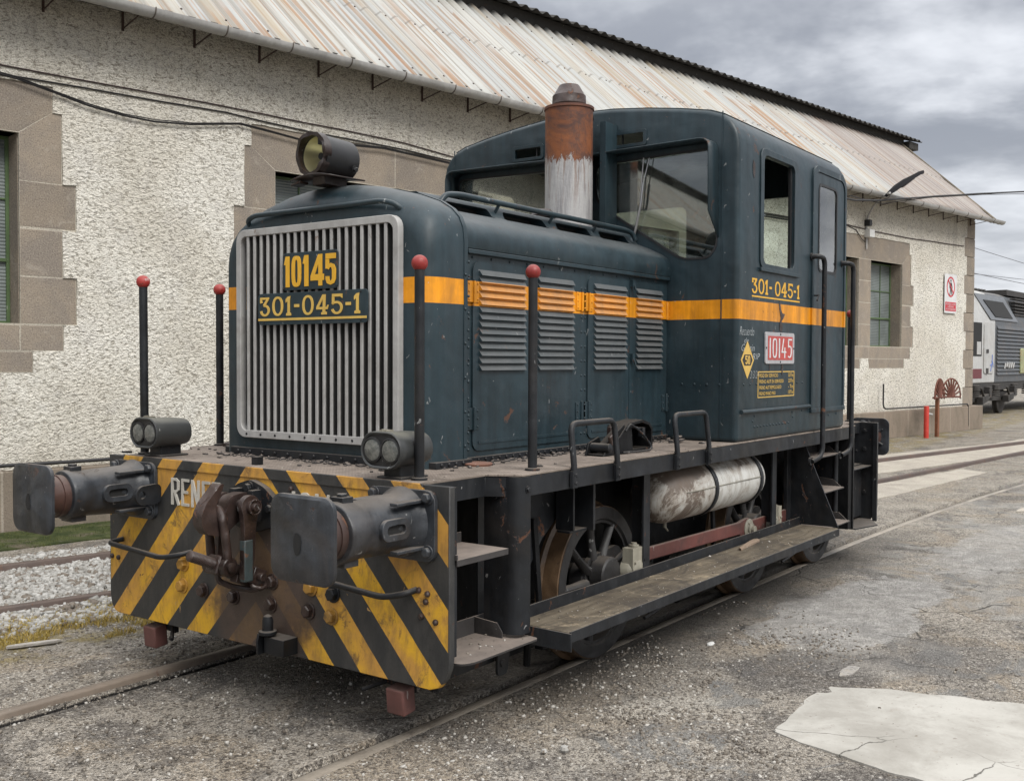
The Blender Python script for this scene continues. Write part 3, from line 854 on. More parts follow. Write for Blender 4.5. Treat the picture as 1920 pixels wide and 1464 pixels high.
# thin worn screed patches further along
m_screed = mk_stone('worn_grey_screed', (.30, .285, .265), (.22, .21, .195))
for k, (cx, cy, rx, ry) in enumerate([(2.31, -2.16, .12, .04)]):
    P = [(cx+rx*cos(a)*(1+.35*mnoise.noise((cos(a)*1.5, sin(a)*1.5, k*3.3))), cy+ry*sin(a)*(1+.35*mnoise.noise((cos(a)*1.5, sin(a)*1.5, k*3.3+7)))) for a in np.arange(0, 2*pi, .12)]
    o = MB().plate(rough_outline(P, .015, .04, k), [], (0, 0, -.01), (1, 0, 0), (0, 1, 0), .0165).build('screed_patch', m_screed)
    tag(o, 'thin worn patch of grey screed on the asphalt', 'pavement', kind='structure')
# concrete apron slabs beyond the locomotive, in front of the shed wall
m_slab = mk_stone('far_concrete_slabs', (.42, .385, .325), (.34, .31, .265))
for k, P in enumerate([[(9.3, -.1), (13.8, -.55), (14.1, -.1), (11.6, .28), (9.9, .62)], [(10.5, 1.2), (19.5, -.75), (27, -1.9), (27, -.3), (20, .6), (13, 2.4)], [(9.5, -1.7), (13.2, -1.95), (21, -3.9), (26, -6), (18, -6.2), (12, -4.2)]]):
    o = MB().plate(rough_outline(P, .03, .2, k), [], (0, 0, -.01), (1, 0, 0), (0, 1, 0), .021).build('concrete_slab', m_slab)
    tag(o, 'pale worn concrete surface beside the far rails', 'pavement', kind='structure')

# ---- rails
m_railN = steel('worn_rail_head', (.25, .22, .18), .45, .25, .1, .3, chipcol=(.12, .07, .045), dust=.2, grime=.95, grimecol=(.065, .052, .042))
m_railF = steel('brown_rail', (.17, .135, .105), .55, .3, .1, .4, chipcol=(.06, .035, .025), dust=.2, grime=.4, grimecol=(.07, .05, .04))
m_rail2 = steel('rusty_rail', (.075, .05, .04), .6, .3, .1, .5, chipcol=(.13, .06, .035), dust=.1)
def rail(fn, x0, x1, ztop, mat, label, hw=.035, depth=.10, step=.5):
    mb = MB(); n = int((x1-x0)/step)
    prof = [(-hw, -depth), (-hw, -.008), (-hw+.008, 0), (hw-.008, 0), (hw, -.008), (hw, -depth)]
    rows = []
    for i in range(n+1):
        X = x0+(x1-x0)*i/n
        rows.append([(X, fn(X)+a, ztop+b) for a, b in prof])
    vs = [p for r in rows for p in r]; k = len(prof); fs = []
    for i in range(n):
        for j in range(k):
            fs.append((i*k+j, i*k+(j+1) % k, (i+1)*k+(j+1) % k, (i+1)*k+j))
    fs += [tuple(range(k)), tuple(n*k+j for j in range(k))[::-1]]
    mb.add(vs, fs)
    o = mb.build('rail', mat, ang=50)
    return tag(o, label, 'rail', 'rails of the yard tracks')
rail(yN, -9, 30, .004, m_railN, 'worn pale rail set flush in the asphalt under the near wheels of the green locomotive')
rail(yF, -9, 10.5, .012, m_railF, 'brown rail running under the far wheels of the green locomotive')
rail(yA, -9, 24, .07, m_rail2, 'rusty rail in the white ballast, the one nearest the shed wall', depth=.18)
rail(yB, -9, 28, .055, m_rail2, 'rusty rail in the white ballast, second from the shed wall', depth=.13)

# ---- loose stones (numpy built, one mesh each)
def stones(name, pts, smin, smax, mat, flat=.7, seed=1, power=1.0):
    rs = np.random.RandomState(seed)
    n = len(pts)
    base = np.array([(-1,-1,-1),(1,-1,-1),(1,1,-1),(-1,1,-1),(-1,-1,1),(1,-1,1),(1,1,1),(-1,1,1)], float)*.5
    F = np.array([(0,3,2,1),(4,5,6,7),(0,1,5,4),(1,2,6,5),(2,3,7,6),(3,0,4,7)])
    v = base[None]+rs.uniform(-.24, .24, (n, 8, 3))
    v[:, 4:, :2] *= rs.uniform(.45, .95, (n, 1, 1))
    s = smin+(smax-smin)*rs.rand(n)**power
    sc = np.stack([s*rs.uniform(.7, 1.3, n), s*rs.uniform(.6, 1., n), s*rs.uniform(.45, flat, n)], 1)
    v = v*sc[:, None, :]
    a = rs.rand(n)*2*pi; t = rs.uniform(-.4, .4, n)
    ct, st = np.cos(t), np.sin(t)
    x, z = v[..., 0].copy(), v[..., 2].copy()
    v[..., 0] = x*ct[:, None]+z*st[:, None]; v[..., 2] = -x*st[:, None]+z*ct[:, None]
    ca, sa = np.cos(a), np.sin(a)
    x, y = v[..., 0].copy(), v[..., 1].copy()
    v[..., 0] = x*ca[:, None]-y*sa[:, None]; v[..., 1] = x*sa[:, None]+y*ca[:, None]
    P = np.asarray(pts, float); P = P.copy(); P[:, 2] += s*.15
    v += P[:, None, :]
    me = bpy.data.meshes.new(name)
    f = (F[None]+np.arange(n)[:, None, None]*8).reshape(-1)
    me.vertices.add(n*8); me.vertices.foreach_set('co', v.reshape(-1))
    me.loops.add(len(f)); me.loops.foreach_set('vertex_index', f.astype(np.int32))
    me.polygons.add(n*6); me.polygons.foreach_set('loop_start', (np.arange(n*6)*4).astype(np.int32))
    me.update(); me.validate()
    me.materials.append(mat)
    o = bpy.data.objects.new(name, me); COL.objects.link(o)
    return o
def mk_stonemat(name, cols, scale=60):
    m, g = new_mat(name)
    o = g.obj()
    r = g.n('ShaderNodeNewGeometry').outputs['Random Per Island']
    c = g.mix(r, cols[0], cols[1])
    c = g.mix(g.math('GREATER_THAN', r, .82), c, cols[2])
    c = g.mix(g.math('MULTIPLY', g.ss(g.noise(o, scale, 3, .6), .5, .7), .3), c, cols[3])
    finish(g, c, .85, spec=.25)
    return m
m_ballast = mk_stonemat('white_ballast_stone', [(.24, .23, .21), (.46, .455, .435), (.17, .145, .12), (.17, .15, .13)])
m_grit = mk_stonemat('mixed_grit', [(.10, .085, .07), (.28, .25, .21), (.42, .40, .365), (.07, .06, .05)])
rs = np.random.RandomState(3)
P = []
for _ in range(46000):
    X = rs.uniform(-1.6, 6.0); yb = yB(X); ya = yA(X)
    Y = rs.uniform(yb-.42-.25*rs.rand(), ya+.62)
    if abs(Y-ya) < .062 or abs(Y-yb) < .058: continue
    lay = rs.rand()
    P.append((X, Y, .0+.022*lay*(1 if yb-.25 < Y < ya+.5 else .3)))
o = stones('ballast', P, .018, .050, m_ballast, .85, 4, 1.3)
tag(o, 'loose white crushed stone around the rusty second track', 'ballast', kind='stuff')
P = []
for _ in range(90000):
    u = rs.rand()
    if u < .70:
        X = rs.uniform(-2.2, 3.5); Y = rs.uniform(-3.6, -.95)
        n_ = mnoise.noise((X*1.3, Y*1.3, 5.))+.5*mnoise.noise((X*4, Y*4, 2.))
        d = .55+n_*1.1-.18*max(0, X-1)
        if X > .98 and Y < -2.16: d = .01
    elif u < .85:
        X = rs.uniform(-2.5, 1.0); Y = rs.uniform(-.70, .80); d = .22+.5*max(0, mnoise.noise((X*2, Y*2, 8.)))
    else:
        X = rs.uniform(-1.6, 3); Y = rs.uniform(.95, 2.6); d = .5
    if rs.rand() > d: continue
    P.append((X, Y, mnoise.noise((X*1.1, Y*1.1, 0))*.014-.001))
o = stones('grit', P, .003, .019, m_grit, .75, 5, 3.2)
tag(o, 'scattered small grey and white chippings on the asphalt', 'gravel', kind='stuff')

def blades(name, pts, h0, h1, cols, seed=2, lean=.6, wid=.0022):
    r = np.random.RandomState(seed); V = []; F = []
    for (X, Y, Z) in pts:
        h = r.uniform(h0, h1); a = r.rand()*2*pi; w = wid*r.uniform(.6, 1.4)
        l = lean*h*r.rand(); b = r.rand()*2*pi
        dx, dy = cos(a)*w, sin(a)*w
        i = len(V)
        V += [(X-dx, Y-dy, Z-.004), (X+dx, Y+dy, Z-.004), (X+cos(b)*l*.4+dx*.7, Y+sin(b)*l*.4+dy*.7, Z+h*.6), (X+cos(b)*l*.4-dx*.7, Y+sin(b)*l*.4-dy*.7, Z+h*.6), (X+cos(b)*l, Y+sin(b)*l, Z+h)]
        F += [(i, i+1, i+2, i+3), (i+3, i+2, i+4)]
    me = bpy.data.meshes.new(name); me.from_pydata(V, [], F)
    m, g = new_mat(name+'_leaf')
    rr = g.n('ShaderNodeNewGeometry').outputs['Random Per Island']
    c = g.mix(rr, cols[0], cols[1])
    finish(g, c, .7, spec=.3)
    me.materials.append(m)
    ob = bpy.data.objects.new(name, me); COL.objects.link(ob)
    return ob
P = []
for _ in range(26000):
    X = rs.uniform(-1.4, 1.6); Y = rs.uniform(1.65, 2.62)
    if mnoise.noise((X*1.8, Y*2.6, 7))+.3*mnoise.noise((X*9, Y*9, 1))+.45-1.1*abs(Y-2.2) < .12: continue
    P.append((X, Y, 0.))
o = blades('dry_grass', P, .012, .045, ((.27, .21, .045), (.42, .30, .09)), 5, 1.2)
tag(o, 'low yellow dry grass and moss at the edge of the ballast', 'grass', kind='stuff')
def mk_moss():
    m, g = new_mat('green_moss')
    o = g.obj()
    n = g.noise(o, 5, 6, .7, .4)
    c = g.mix(g.ss(n, .4, .62), (.030, .042, .013), (.065, .075, .028))
    c = g.mix(g.ss(g.noise(g.map(o, (1, 1, 1), (5, 1, 0)), 2.2, 6, .7), .52, .66), c, (.12, .10, .075))
    finish(g, c, .9, nrm=g.bump(g.noise(o, 60, 4, .7), 1., .012), spec=.2)
    return m
# moss strip along the foot of the shed wall
def wall_y(x): return 2.955-(x-20)*math.tan(radians(9.636))
P0 = [(x, wall_y(x)-.16) for x in np.arange(-3, 9, 1.)]
P1 = [(x, wall_y(x)-(1.15 if x < 14 else .9)) for x in np.arange(8, -4, -1.)]
o = MB().plate(rough_outline(P0+P1, .05, .3, 3), [], (0, 0, -.01), (1, 0, 0), (0, 1, 0), .026).build('moss', mk_moss())
tag(o, 'damp green moss strip along the foot of the shed wall', 'moss', kind='stuff')
P = []
for _ in range(9000):
    X = rs.uniform(-1, 5.); Y = wall_y(X)-rs.uniform(.2, 1.2)
    if mnoise.noise((X*2, Y*4, 2)) < -.05: continue
    P.append((X, Y, .01))
o = blades('green_grass', P, .01, .035, ((.04, .058, .015), (.095, .105, .03)), 9, 1.)
tag(o, 'short green grass tufts growing through the moss by the wall', 'grass', kind='stuff')

# small loose objects on the ground
def board(x, y, z, L, wd, th, a, mat, name, label, cat):
    mb = MB(); ca, sa = cos(a), sin(a)
    out_ = [(-L/2, -wd*.3), (-L*.3, -wd*.5), (L*.35, -wd*.45), (L/2, -wd*.1), (L*.42, wd*.45), (-L*.1, wd*.5), (-L*.45, wd*.3)]
    mb.plate(out_, [], (x, y, z), (ca, sa, 0), (-sa, ca, 0), th)
    return tag(mb.build(name, mat, bevel=.002), label, cat)
board(-.10, 1.86, .01, .30, .045, .016, radians(-22), m_grey_wood, 'broken_slate', 'long flat grey splinter lying on the yellow grass', 'debris')
board(.95, 2.2, .008, .20, .06, .012, radians(10), m_grey_wood, 'flat_stone', 'flat pale chip beside the yellow grass under the buffer beam', 'debris')
def crumple(name, x, y, z, r, mat, label, cat, sc=(1, .7, .5), seed=0, nn=7):
    mb = MB(); V = []
    mb.ball((0, 0, 0), r, nn*2, sc)
    mb.v = [tuple((Vector(p)*(1+.45*mnoise.noise(Vector(p)*(2.3/r)+Vector((seed, 0, 0)))))+Vector((x, y, z))) for p in mb.v]
    return tag(mb.build(name, mat, ang=10), label, cat)
m_paper = simple('dirty_paper', (.52, .52, .50), .8)
crumple('crumpled_paper', 2.35, -1.32, .004, .026, m_paper, 'crumpled scrap of white paper on the asphalt below the footboard', 'litter', (1.5, .7, .4), 3)
crumple('loose_stone', .40, -1.55, .01, .026, m_ballast, 'white stone lying right of the near rail, larger of the two by the rail', 'stone', (1, .8, .7), 5, 4)
crumple('loose_stone', .33, -1.49, .008, .018, m_ballast, 'small white stone right of the near rail beside the larger one', 'stone', (1, .8, .7), 8, 4)

# ================================================================== SHED (local frame: X along wall, Y into building, Z up)
BL = empty('locomotive_shed', (20, 2.955, 0), radians(-9.636), 'long white roughcast locomotive shed with granite window surrounds and a rust streaked corrugated roof', 'building')
WX0, WX1 = -62., 5.10
centres = [-.73-6.385*k for k in range(10)]
centres[3] = -19.945
OPN = []
def surround(c):
    pr = [(1.775+.12, 1.56), (1.775+.12, 1.775), (1.775+.42, 1.775), (1.775+.42, 2.04), (1.775+.555, 2.04), (1.775+.555, 2.515), (1.775+.42, 2.515), (1.775+.42, 2.99), (1.775+.555, 2.99), (1.775+.555, 3.46), (1.775+.42, 3.46), (1.775+.42, 4.165), (1.775+.33, 4.165), (1.775+.33, 4.42)]
    out_ = [(c+a, b) for a, b in pr]+[(c-a, b) for a, b in pr[::-1]]
    out_ += [(c-.205, 1.56), (c-.17, 1.775), (c+.17, 1.775), (c+.205, 1.56)]
    return out_
wall = MB()
holes = [surround(c) for c in centres]
outer = [(WX0, .55), (WX1-.15, .55)]
zq = .60; k = 0
while zq < 5.3:                                     # jagged edge where the render meets the quoins
    d = .52 if k % 2 else .66
    outer += [(WX1-d, zq), (WX1-d, min(zq+.47, 5.34))]; zq += .47; k += 1
outer = [(WX0, .55)]+outer[2:]
outer[1] = (outer[1][0], .55)
outer += [(WX0, 5.34)]
def rough_outline2(pts, amp, step, seed):
    return [(a, b) for a, b in rough_outline(pts, amp, step, seed)]
# local +Y is into the building; the outward face is at Y = -0.012
wall.plate(outer, [rough_outline2(h, .006, .09, i) for i, h in enumerate(holes)], (0, 0.03, 0), (1, 0, 0), (0, 0, 1), .045)
wall.build('roughcast_wall', m_wall, BL)
mb = MB()                                           # core of the wall behind render and stone, with openings
core_h = []
for c in centres:
    core_h += [[(c-1.775, 2.04), (c-.275, 2.04), (c-.275, 3.92), (c-1.775, 3.92)], [(c+.275, 2.04), (c+1.775, 2.04), (c+1.775, 3.92), (c+.275, 3.92)]]
mb.plate([(WX0, 0), (WX1-.02, 0), (WX1-.02, 5.3), (WX0, 5.3)], core_h, (0, .43, 0), (1, 0, 0), (0, 0, 1), .39)
mb.build('wall_core', m_stone, BL)
mb = MB(); mb.box(WX0, WX1-.03, .44, 13, 0, 5.3); mb.build('interior_block', m_core, BL)
mb = MB(); mb.plate([(WX0, 0), (WX1+.33, 0), (WX1+.33, .565), (WX1+.30, .60), (WX0, .60)], [], (0, .05, 0), (1, 0, 0), (0, 0, 1), .19)
mb.box(WX1-.02, WX1+.33, .05, 13, 0, .6)
mb.build('granite_plinth', m_plinth, BL, bevel=.012)
mb = MB(); zq = .60; k = 0
while zq < 5.3:
    d = .52 if k % 2 else .66
    z1 = min(zq+.47, 5.34)
    mb.box(WX1-d, WX1, -.004, .45, zq+.006, z1-.006); zq += .47; k += 1
mb.build('corner_quoins', m_stone, BL, bevel=.008)
mb = MB(); mb.box(WX1-.05, WX1-.008, .02, 13, .6, 5.3); mb.build('end_wall', m_wall, BL)

def make_window(c0):
    # a double window: stones with joints, mortar, two frames with panes; built around local X = 0
    st = MB(); J = .008
    def blk(a, b, z0, z1): st.box(a+J, b-J, .0, .42, z0+J, z1-J)
    a = 1.775
    for s in (-1, 1):
        def B(x0, x1, z0, z1):
            x0, x1 = s*x0, s*x1
            blk(min(x0, x1), max(x0, x1), z0, z1)
        B(a, a+.42, 3.92, 4.165) if False else None
        B(a, a+.555, 3.00, 3.46); B(a, a+.42, 2.515, 2.99); B(a, a+.555, 2.04, 2.515)
        B(a, a+.42, 1.775, 2.035)
        # sills
        B(.275-.05, a, 1.775, 2.035)
        B(.205, .205+.83, 1.56, 1.77); B(.205+.83, a+.12, 1.56, 1.77)
        # shoulder stones cut at a slant
        P_ = [(a, 3.465), (a+.42, 3.465), (a+.42, 4.165), (a+.33, 4.165), (a, 3.925)]
        P_ = [(s*p, q_) for p, q_ in P_]
        st.plate([(p-s*J*(1 if p*s > a else -1), q_-J*.5) for p, q_ in P_], [], (0, .42, 0), (1, 0, 0), (0, 0, 1), .42)
        P_ = [(.006, 3.93), (a-.0, 3.93), (a+.325, 4.165), (a+.325, 4.415), (.006, 4.415)]
        st.plate([(s*p, q_) for p, q_ in P_], [], (0, .418, 0), (1, 0, 0), (0, 0, 1), .418)
    for z0, z1 in ((2.04, 2.515), (2.515, 2.985), (2.985, 3.46), (3.46, 3.925)):
        blk(-.275, .275, z0, z1)
    blk(-.225, .225, 1.775, 2.035)
    so_ = st.build('stone_surround', m_stone, None, bevel=.003)
    mo = MB()
    pr = surround(0.)
    mo.plate(pr, [[(-1.78, 2.045), (-.27, 2.045), (-.27, 3.92), (-1.78, 3.92)], [(.27, 2.045), (1.78, 2.045), (1.78, 3.92), (.27, 3.92)]], (0, .41, 0), (1, 0, 0), (0, 0, 1), .4085)
    mo_ = mo.build('mortar_joints', m_mortar, so_)
    fr_ = []
    for s in (-1, 1):
        x0, x1 = (-1.775, -.275) if s < 0 else (.275, 1.775)
        f = MB(); Y0, Y1 = .27, .31
        t = .035
        f.box(x0, x0+t, Y0, Y1, 2.04, 3.92); f.box(x1-t, x1, Y0, Y1, 2.04, 3.92)
        f.box(x0+t, x1-t, Y0, Y1, 2.04, 2.04+t); f.box(x0+t, x1-t, Y0, Y1, 3.92-t, 3.92)
        f.box(x0+t, x1-t, Y0-.012, Y1, 2.665, 2.70); f.box(x0+t, x1-t, Y0+.003, Y1, 3.285, 3.305)
        for q_ in (1/3, 2/3):
            xx = x0+(x1-x0)*q_
            f.box(xx-.009, xx+.009, Y0+.005, Y1-.002, 2.04+t, 3.92-t)
        fo = f.build('window_frame', m_green, None, bevel=.003)
        p_ = MB().box(x0+.01, x1-.01, .292, .298, 2.05, 3.91).build('window_panes', m_pane, fo)
        fr_.append(fo)
    return [so_]+fr_
first = make_window(0)
allw = [[o]+list(o.children) for o in first]
for i, c in enumerate(centres):
    for grp in allw:
        if i == 0:
            grp[0].parent = BL; grp[0].location = (c, 0, 0)
        else:
            a = grp[0].copy(); COL.objects.link(a); a.parent = BL; a.location = (c, 0, 0)
            for ch in grp[1:]:
                b = ch.copy(); COL.objects.link(b); b.parent = a

# roof: corrugated sheet from the eaves at Y=-.42 to the ridge vent
RS = .86
def roofz(Y): return 5.30+(Y+.40)*RS
def corr(name, Y0, Y1, zf, x0, x1f, x1b, mat, pitch=.262, amp=.034, rows=10, th=.004):
    mb = MB(); nx = int((max(x1f, x1b)-x0)/pitch*6)
    V = []; F = []
    for j in range(rows+1):
        t = j/rows; Y = Y0+(Y1-Y0)*t
        xe = x1f+(x1b-x1f)*t
        for i in range(nx+1):
            X = min(x0+i*pitch/6, xe)
            ph = (i % 6)
            h = amp*(1 if ph in (1, 2) else (-1 if ph in (4, 5) else 0))
            V.append((X, Y, zf(Y)+h))
    w = nx+1
    for j in range(rows):
        for i in range(nx):
            F.append((j*w+i, j*w+i+1, (j+1)*w+i+1, (j+1)*w+i))
    mb.add(V, F)
    o = mb.build(name, mat, BL, ang=60)
    sm = o.modifiers.new('thickness', 'SOLIDIFY'); sm.thickness = th; sm.offset = -1
    return o
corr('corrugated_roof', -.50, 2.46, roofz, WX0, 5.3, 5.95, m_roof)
mb = MB()
for i_ in range(0, 190):
    for Y_ in (-.30, .95, 1.98):
        X_ = WX0+.262*(i_*1+45)+.07
        if X_ < 5.2 and (i_+int(Y_*3)) % 2 == 0: mb.lathe((X_, Y_, roofz(Y_)+.033), (0, -.65, .76), [(0, .014), (.012, .012)], 6)
mb.build('roof_screws', m_bracket, BL)
# far side of the roof
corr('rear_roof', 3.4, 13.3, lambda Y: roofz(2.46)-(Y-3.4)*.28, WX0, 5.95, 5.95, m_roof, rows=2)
# raised ridge: dark fascia and corrugated cap
zr = roofz(2.30)
mb = MB(); mb.box(WX0, 6.05, 2.36, 3.5, zr-.15, zr+.25)
mb.build('ridge_fascia', m_roofdark, BL)
corr('ridge_cap', 2.10, 3.0, lambda Y: zr+.215+(Y-2.1)*.30, WX0, 6.65, 6.65, m_roofdark, rows=1, amp=.030)
corr('ridge_cap', 3.02, 4.0, lambda Y: zr+.215+.27-(Y-3.0)*.3, WX0, 6.65, 6.65, m_roofdark, rows=1, amp=.030)
mb = MB(); mb.box(6.05, 6.6, 2.2, 3.9, zr-.02, zr+.17); mb.build('ridge_end', m_roofdark, BL)
# verge boards at the right hand end, gable infill
mb = MB(); mb.plate([(.02, 5.28), (12.9, 5.28), (3.5, zr), (2.4, zr)], [], (WX1-.06, 0, 0), (0, 1, 0), (0, 0, 1), .04)
mb.build('gable', m_wall, BL)
mb = MB()
a = Vector((5.28, -.50, roofz(-.5)+.03)); b = Vector((5.95, 2.44, roofz(2.44)+.03))
mb.tube([a, b], .028, 6); mb.build('verge_trim', steel('weathered_verge', (.16, .135, .10), .8, .4, .1, .5, dust=.2), BL)
# soffit
mb = MB(); mb.box(WX0, WX1, -.30, .02, 5.34, 5.37); mb.build('soffit', m_roofdark, BL)
# gutter: half-round with a slight sag
def gz(X):
    t = (X+18)/23.
    return 5.255-.05*sin(pi*max(0, min(1, t)))
mb = MB(); n = 130; rr = .085
V = []; F = []; ns = 9
for i in range(n+1):
    X = WX0+(5.55-WX0)*i/n
    for lay in (rr, rr-.008):
        for k in range(ns):
            a = pi+pi*k/(ns-1)
            V.append((X, -.50+lay*cos(a), gz(X)+.02+lay*sin(a)))
w = 2*ns
for i in range(n):
    for k in range(ns-1):
        F.append((i*w+k, (i+1)*w+k, (i+1)*w+k+1, i*w+k+1))
        F.append((i*w+ns+k, i*w+ns+k+1, (i+1)*w+ns+k+1, (i+1)*w+ns+k))
    F.append((i*w, i*w+ns, (i+1)*w+ns, (i+1)*w)); F.append((i*w+ns-1, (i+1)*w+ns-1, (i+1)*w+w-1, i*w+w-1))
F.append(tuple(n*w+k for k in range(ns))); F.append(tuple(range(ns)))
mb.add(V, F); gut = mb.build('gutter', m_galv, BL)
m_gring = steel('gutter_band', (.10, .085, .07), .6, .3, .1, .5, dust=.1)
proto = None
for k in range(36):
    X = 4.85-.81*k
    if X < -24: break
    if proto is None:
        mb = MB()
        mb.tube([(0, -.50+.089*cos(a), .02+.089*sin(a)) for a in np.linspace(pi*.97, 2.03*pi, 11)], .007, 6)
        proto = mb.build('gutter_band', m_gring, gut); proto.location = (X, 0, gz(X))
        mb = MB()
        mb.box(-.012, .012, -.03, -.012, 5.14, 5.34); mb.tube([(0, -.02, 5.16), (0, -.42, 5.215)], .008, 6)
        br = mb.build('gutter_bracket', m_bracket, BL); br.location = (X-.10, 0, gz(X)-5.25)
    else:
        o = proto.copy(); COL.objects.link(o); o.parent = gut; o.location = (X, 0, gz(X))
        o = br.copy(); COL.objects.link(o); o.parent = BL; o.location = (X-.10, 0, gz(X)-5.25)

CB1 = [(-26, 4.60), (-18.34, 4.54), (-17.6, 4.546), (-16.8, 4.549), (-16.15, 4.553), (-15.4, 4.553), (-15.0, 4.544), (-14.36, 4.545), (-13.36, 4.524), (-12.53, 4.46), (-8, 4.47), (-3, 4.52)]
CB2 = [(-26, 4.52), (-18.35, 4.452), (-17.5, 4.473), (-16.8, 4.475), (-15.9, 4.491), (-15.4, 4.467), (-14.83, 4.447), (-14.36, 4.447), (-13.36, 4.441), (-12.58, 4.402), (-8, 4.43), (-3, 4.5)]
CB3 = [(-26, 4.6), (-18.35, 4.447), (-18.2, 4.434), (-17.86, 4.367), (-17.5, 4.292), (-17.14, 4.255), (-16.79, 4.246), (-16.36, 4.281), (-15.77, 4.381), (-15.42, 4.357), (-15.0, 4.323), (-14.3, 4.36), (-13.72, 4.40), (-12.6, 4.36), (-8, 4.38), (-3, 4.45)]
# ---- things fixed to the wall (own top-level things in the wall's frame)
def wall_thing(name, X, Y, Z, label, cat, group=None):
    a = radians(-9.636)
    return empty(name, (20+X*cos(a)-Y*sin(a), 2.955+X*sin(a)+Y*cos(a), Z), a, label, cat, group)
def cable(name, pts, r, mat, label, Y=-.026, sag=None):
    t = wall_thing(name, 0, 0, 0, label, 'cable')
    P = []
    for i in range(len(pts)-1):
        a, b = pts[i], pts[i+1]
        for k in range(6):
            f = k/6.
            P.append((a[0]+(b[0]-a[0])*f, Y if len(a) < 3 else a[2], a[1]+(b[1]-a[1])*f+.006*mnoise.noise((a[0]+(b[0]-a[0])*f, 2, r*500))))
    P.append((pts[-1][0], Y, pts[-1][1]))
    a = radians(-9.636)
    Q = [(20+p[0]*cos(a)-p[1]*sin(a), 2.955+p[0]*sin(a)+p[1]*cos(a), p[2]) for p in P]
    bpy.data.objects.remove(t)
    o = MB().tube(Q, r, 6).build(name, mat)
    return tag(o, label, 'cable', 'cables of the shed wall')
cable('wall_cable', CB1, .0075, m_cableb, 'thin brown cable clipped along the shed wall, uppermost of the bunch')
cable('wall_cable', CB2, .0085, m_cable, 'thin black cable on the shed wall, second from the top')
cable('wall_cable', CB3, .011, m_cable, 'thick sagging black cable on the shed wall dipping below the others', -.05)
cable('wall_cable', [(p[0], p[1]+.018*mnoise.noise((p[0]*1.3, 1, 1))+.012) for p in CB3], .006, m_cable, 'thin black wire twisting along the sagging cable on the shed wall', -.06)
cable('wall_cable', [(-2.5, 4.60), (-.31, 4.545), (1.5, 4.54), (4.35, 4.60)], .011, m_cableb, 'brown cable running from the junction box to the corner of the shed')
cable('wall_cable', [(-1.6, 4.56), (-1.2, 4.50), (-.95, 4.33), (-.80, 4.28)], .008, m_cable, 'short loose black wire hanging left of the junction box')
cable('wall_pipe', [(-.065, 1.22), (-.065, .78), (-.03, .70), (.06, .665), (2.8, .66), (4.45, .66), (4.52, .62), (4.53, .10)], .018, m_cable, 'dark conduit bent along the top of the granite plinth', -.13)
cable('wall_cable', [(-22, .66), (-18.3, .655), (-16.5, .66), (-14, .65), (-10, .65)], .02, m_cable, 'black cable lying on the plinth ledge behind the left buffer', -.12)
# overhead twisted cable leaving the wall towards the right
o = cable('overhead_cable', [(-4.5, 4.90), (-2.4, 4.93), (-1.3, 5.05), (1.25, 5.42), (4.0, 5.80), (6.7, 6.16), (11., 6.62)], .022, m_cable, 'twisted black overhead cable stretched from the shed wall out to the right', -.62)
o = cable('overhead_cable', [(-2.6, 5.0), (-1.2, 4.99), (-.6, 5.10), (1.25, 5.40), (4.0, 5.78), (6.7, 6.10), (11., 6.40)], .009, m_cable, 'thin wire hanging just below the twisted overhead cable', -.60)
# sign
SG = wall_thing('prohibition_sign', 3.55, -.05, 2.9, 'white and red no-pedestrians sign fixed to the shed wall near its right corner', 'sign')
MB().plate(rrect(-.35, .35, 0, .95, .02), [], (0, 0, 0), (1, 0, 0), (0, 0, 1), .006).build('sign_panel', m_white, SG)
m_sred = steel('sign_red', (.48, .02, .035), .5, .08, .05, .08, dust=0)
o_, h_ = ring(0, .64, .235, .25, .042, 36)
mb = MB(); mb.plate(o_, h_, (0, -.0065, 0), (1, 0, 0), (0, 0, 1), .002); mb.build('red_ring', m_sred, SG)
mb = MB(); mb.plate(ribbon([(-.155, .80), (.155, .48)], .04), [], (0, -.0125, 0), (1, 0, 0), (0, 0, 1), .001); mb.build('red_slash', m_sred, SG)
mb = MB(); mb.plate(rrect(-.31, .31, .05, .27, .012), [], (0, -.0065, 0), (1, 0, 0), (0, 0, 1), .002); mb.build('red_caption_panel', m_sred, SG)
mb = MB(); Z_ = -.0085
mb.plate(ring(.0, .79, .030, .034, .01)[0], [], (0, Z_, 0), (1, 0, 0), (0, 0, 1), .001)
mb.plate([(-.035, .745), (.035, .745), (.045, .60), (.03, .585), (-.03, .585), (-.04, .62)], [], (0, Z_, 0), (1, 0, 0), (0, 0, 1), .0013)
mb.plate(ribbon([(.01, .60), (.03, .53), (.075, .44)], .032), [], (0, Z_, 0), (1, 0, 0), (0, 0, 1), .0016)
mb.plate(ribbon([(-.012, .60), (-.03, .52), (-.06, .44)], .032), [], (0, Z_, 0), (1, 0, 0), (0, 0, 1), .0019)
mb.plate(ribbon([(-.03, .735), (-.075, .66), (-.06, .60)], .020), [], (0, Z_, 0), (1, 0, 0), (0, 0, 1), .0022)
mb.plate(ribbon([(.03, .735), (.07, .66), (.085, .61)], .020), [], (0, Z_, 0), (1, 0, 0), (0, 0, 1), .0025)
mb.build('walking_figure', m_black, SG)
btext('PROHIBIDO EL PASO\nA PERSONAS\nNO AUTORIZADAS', (0, -.0095, .075), (1, 0, 0), (0, 0, 1), .17, 'caption_lettering', m_white, SG, width=.56, align='CENTER')
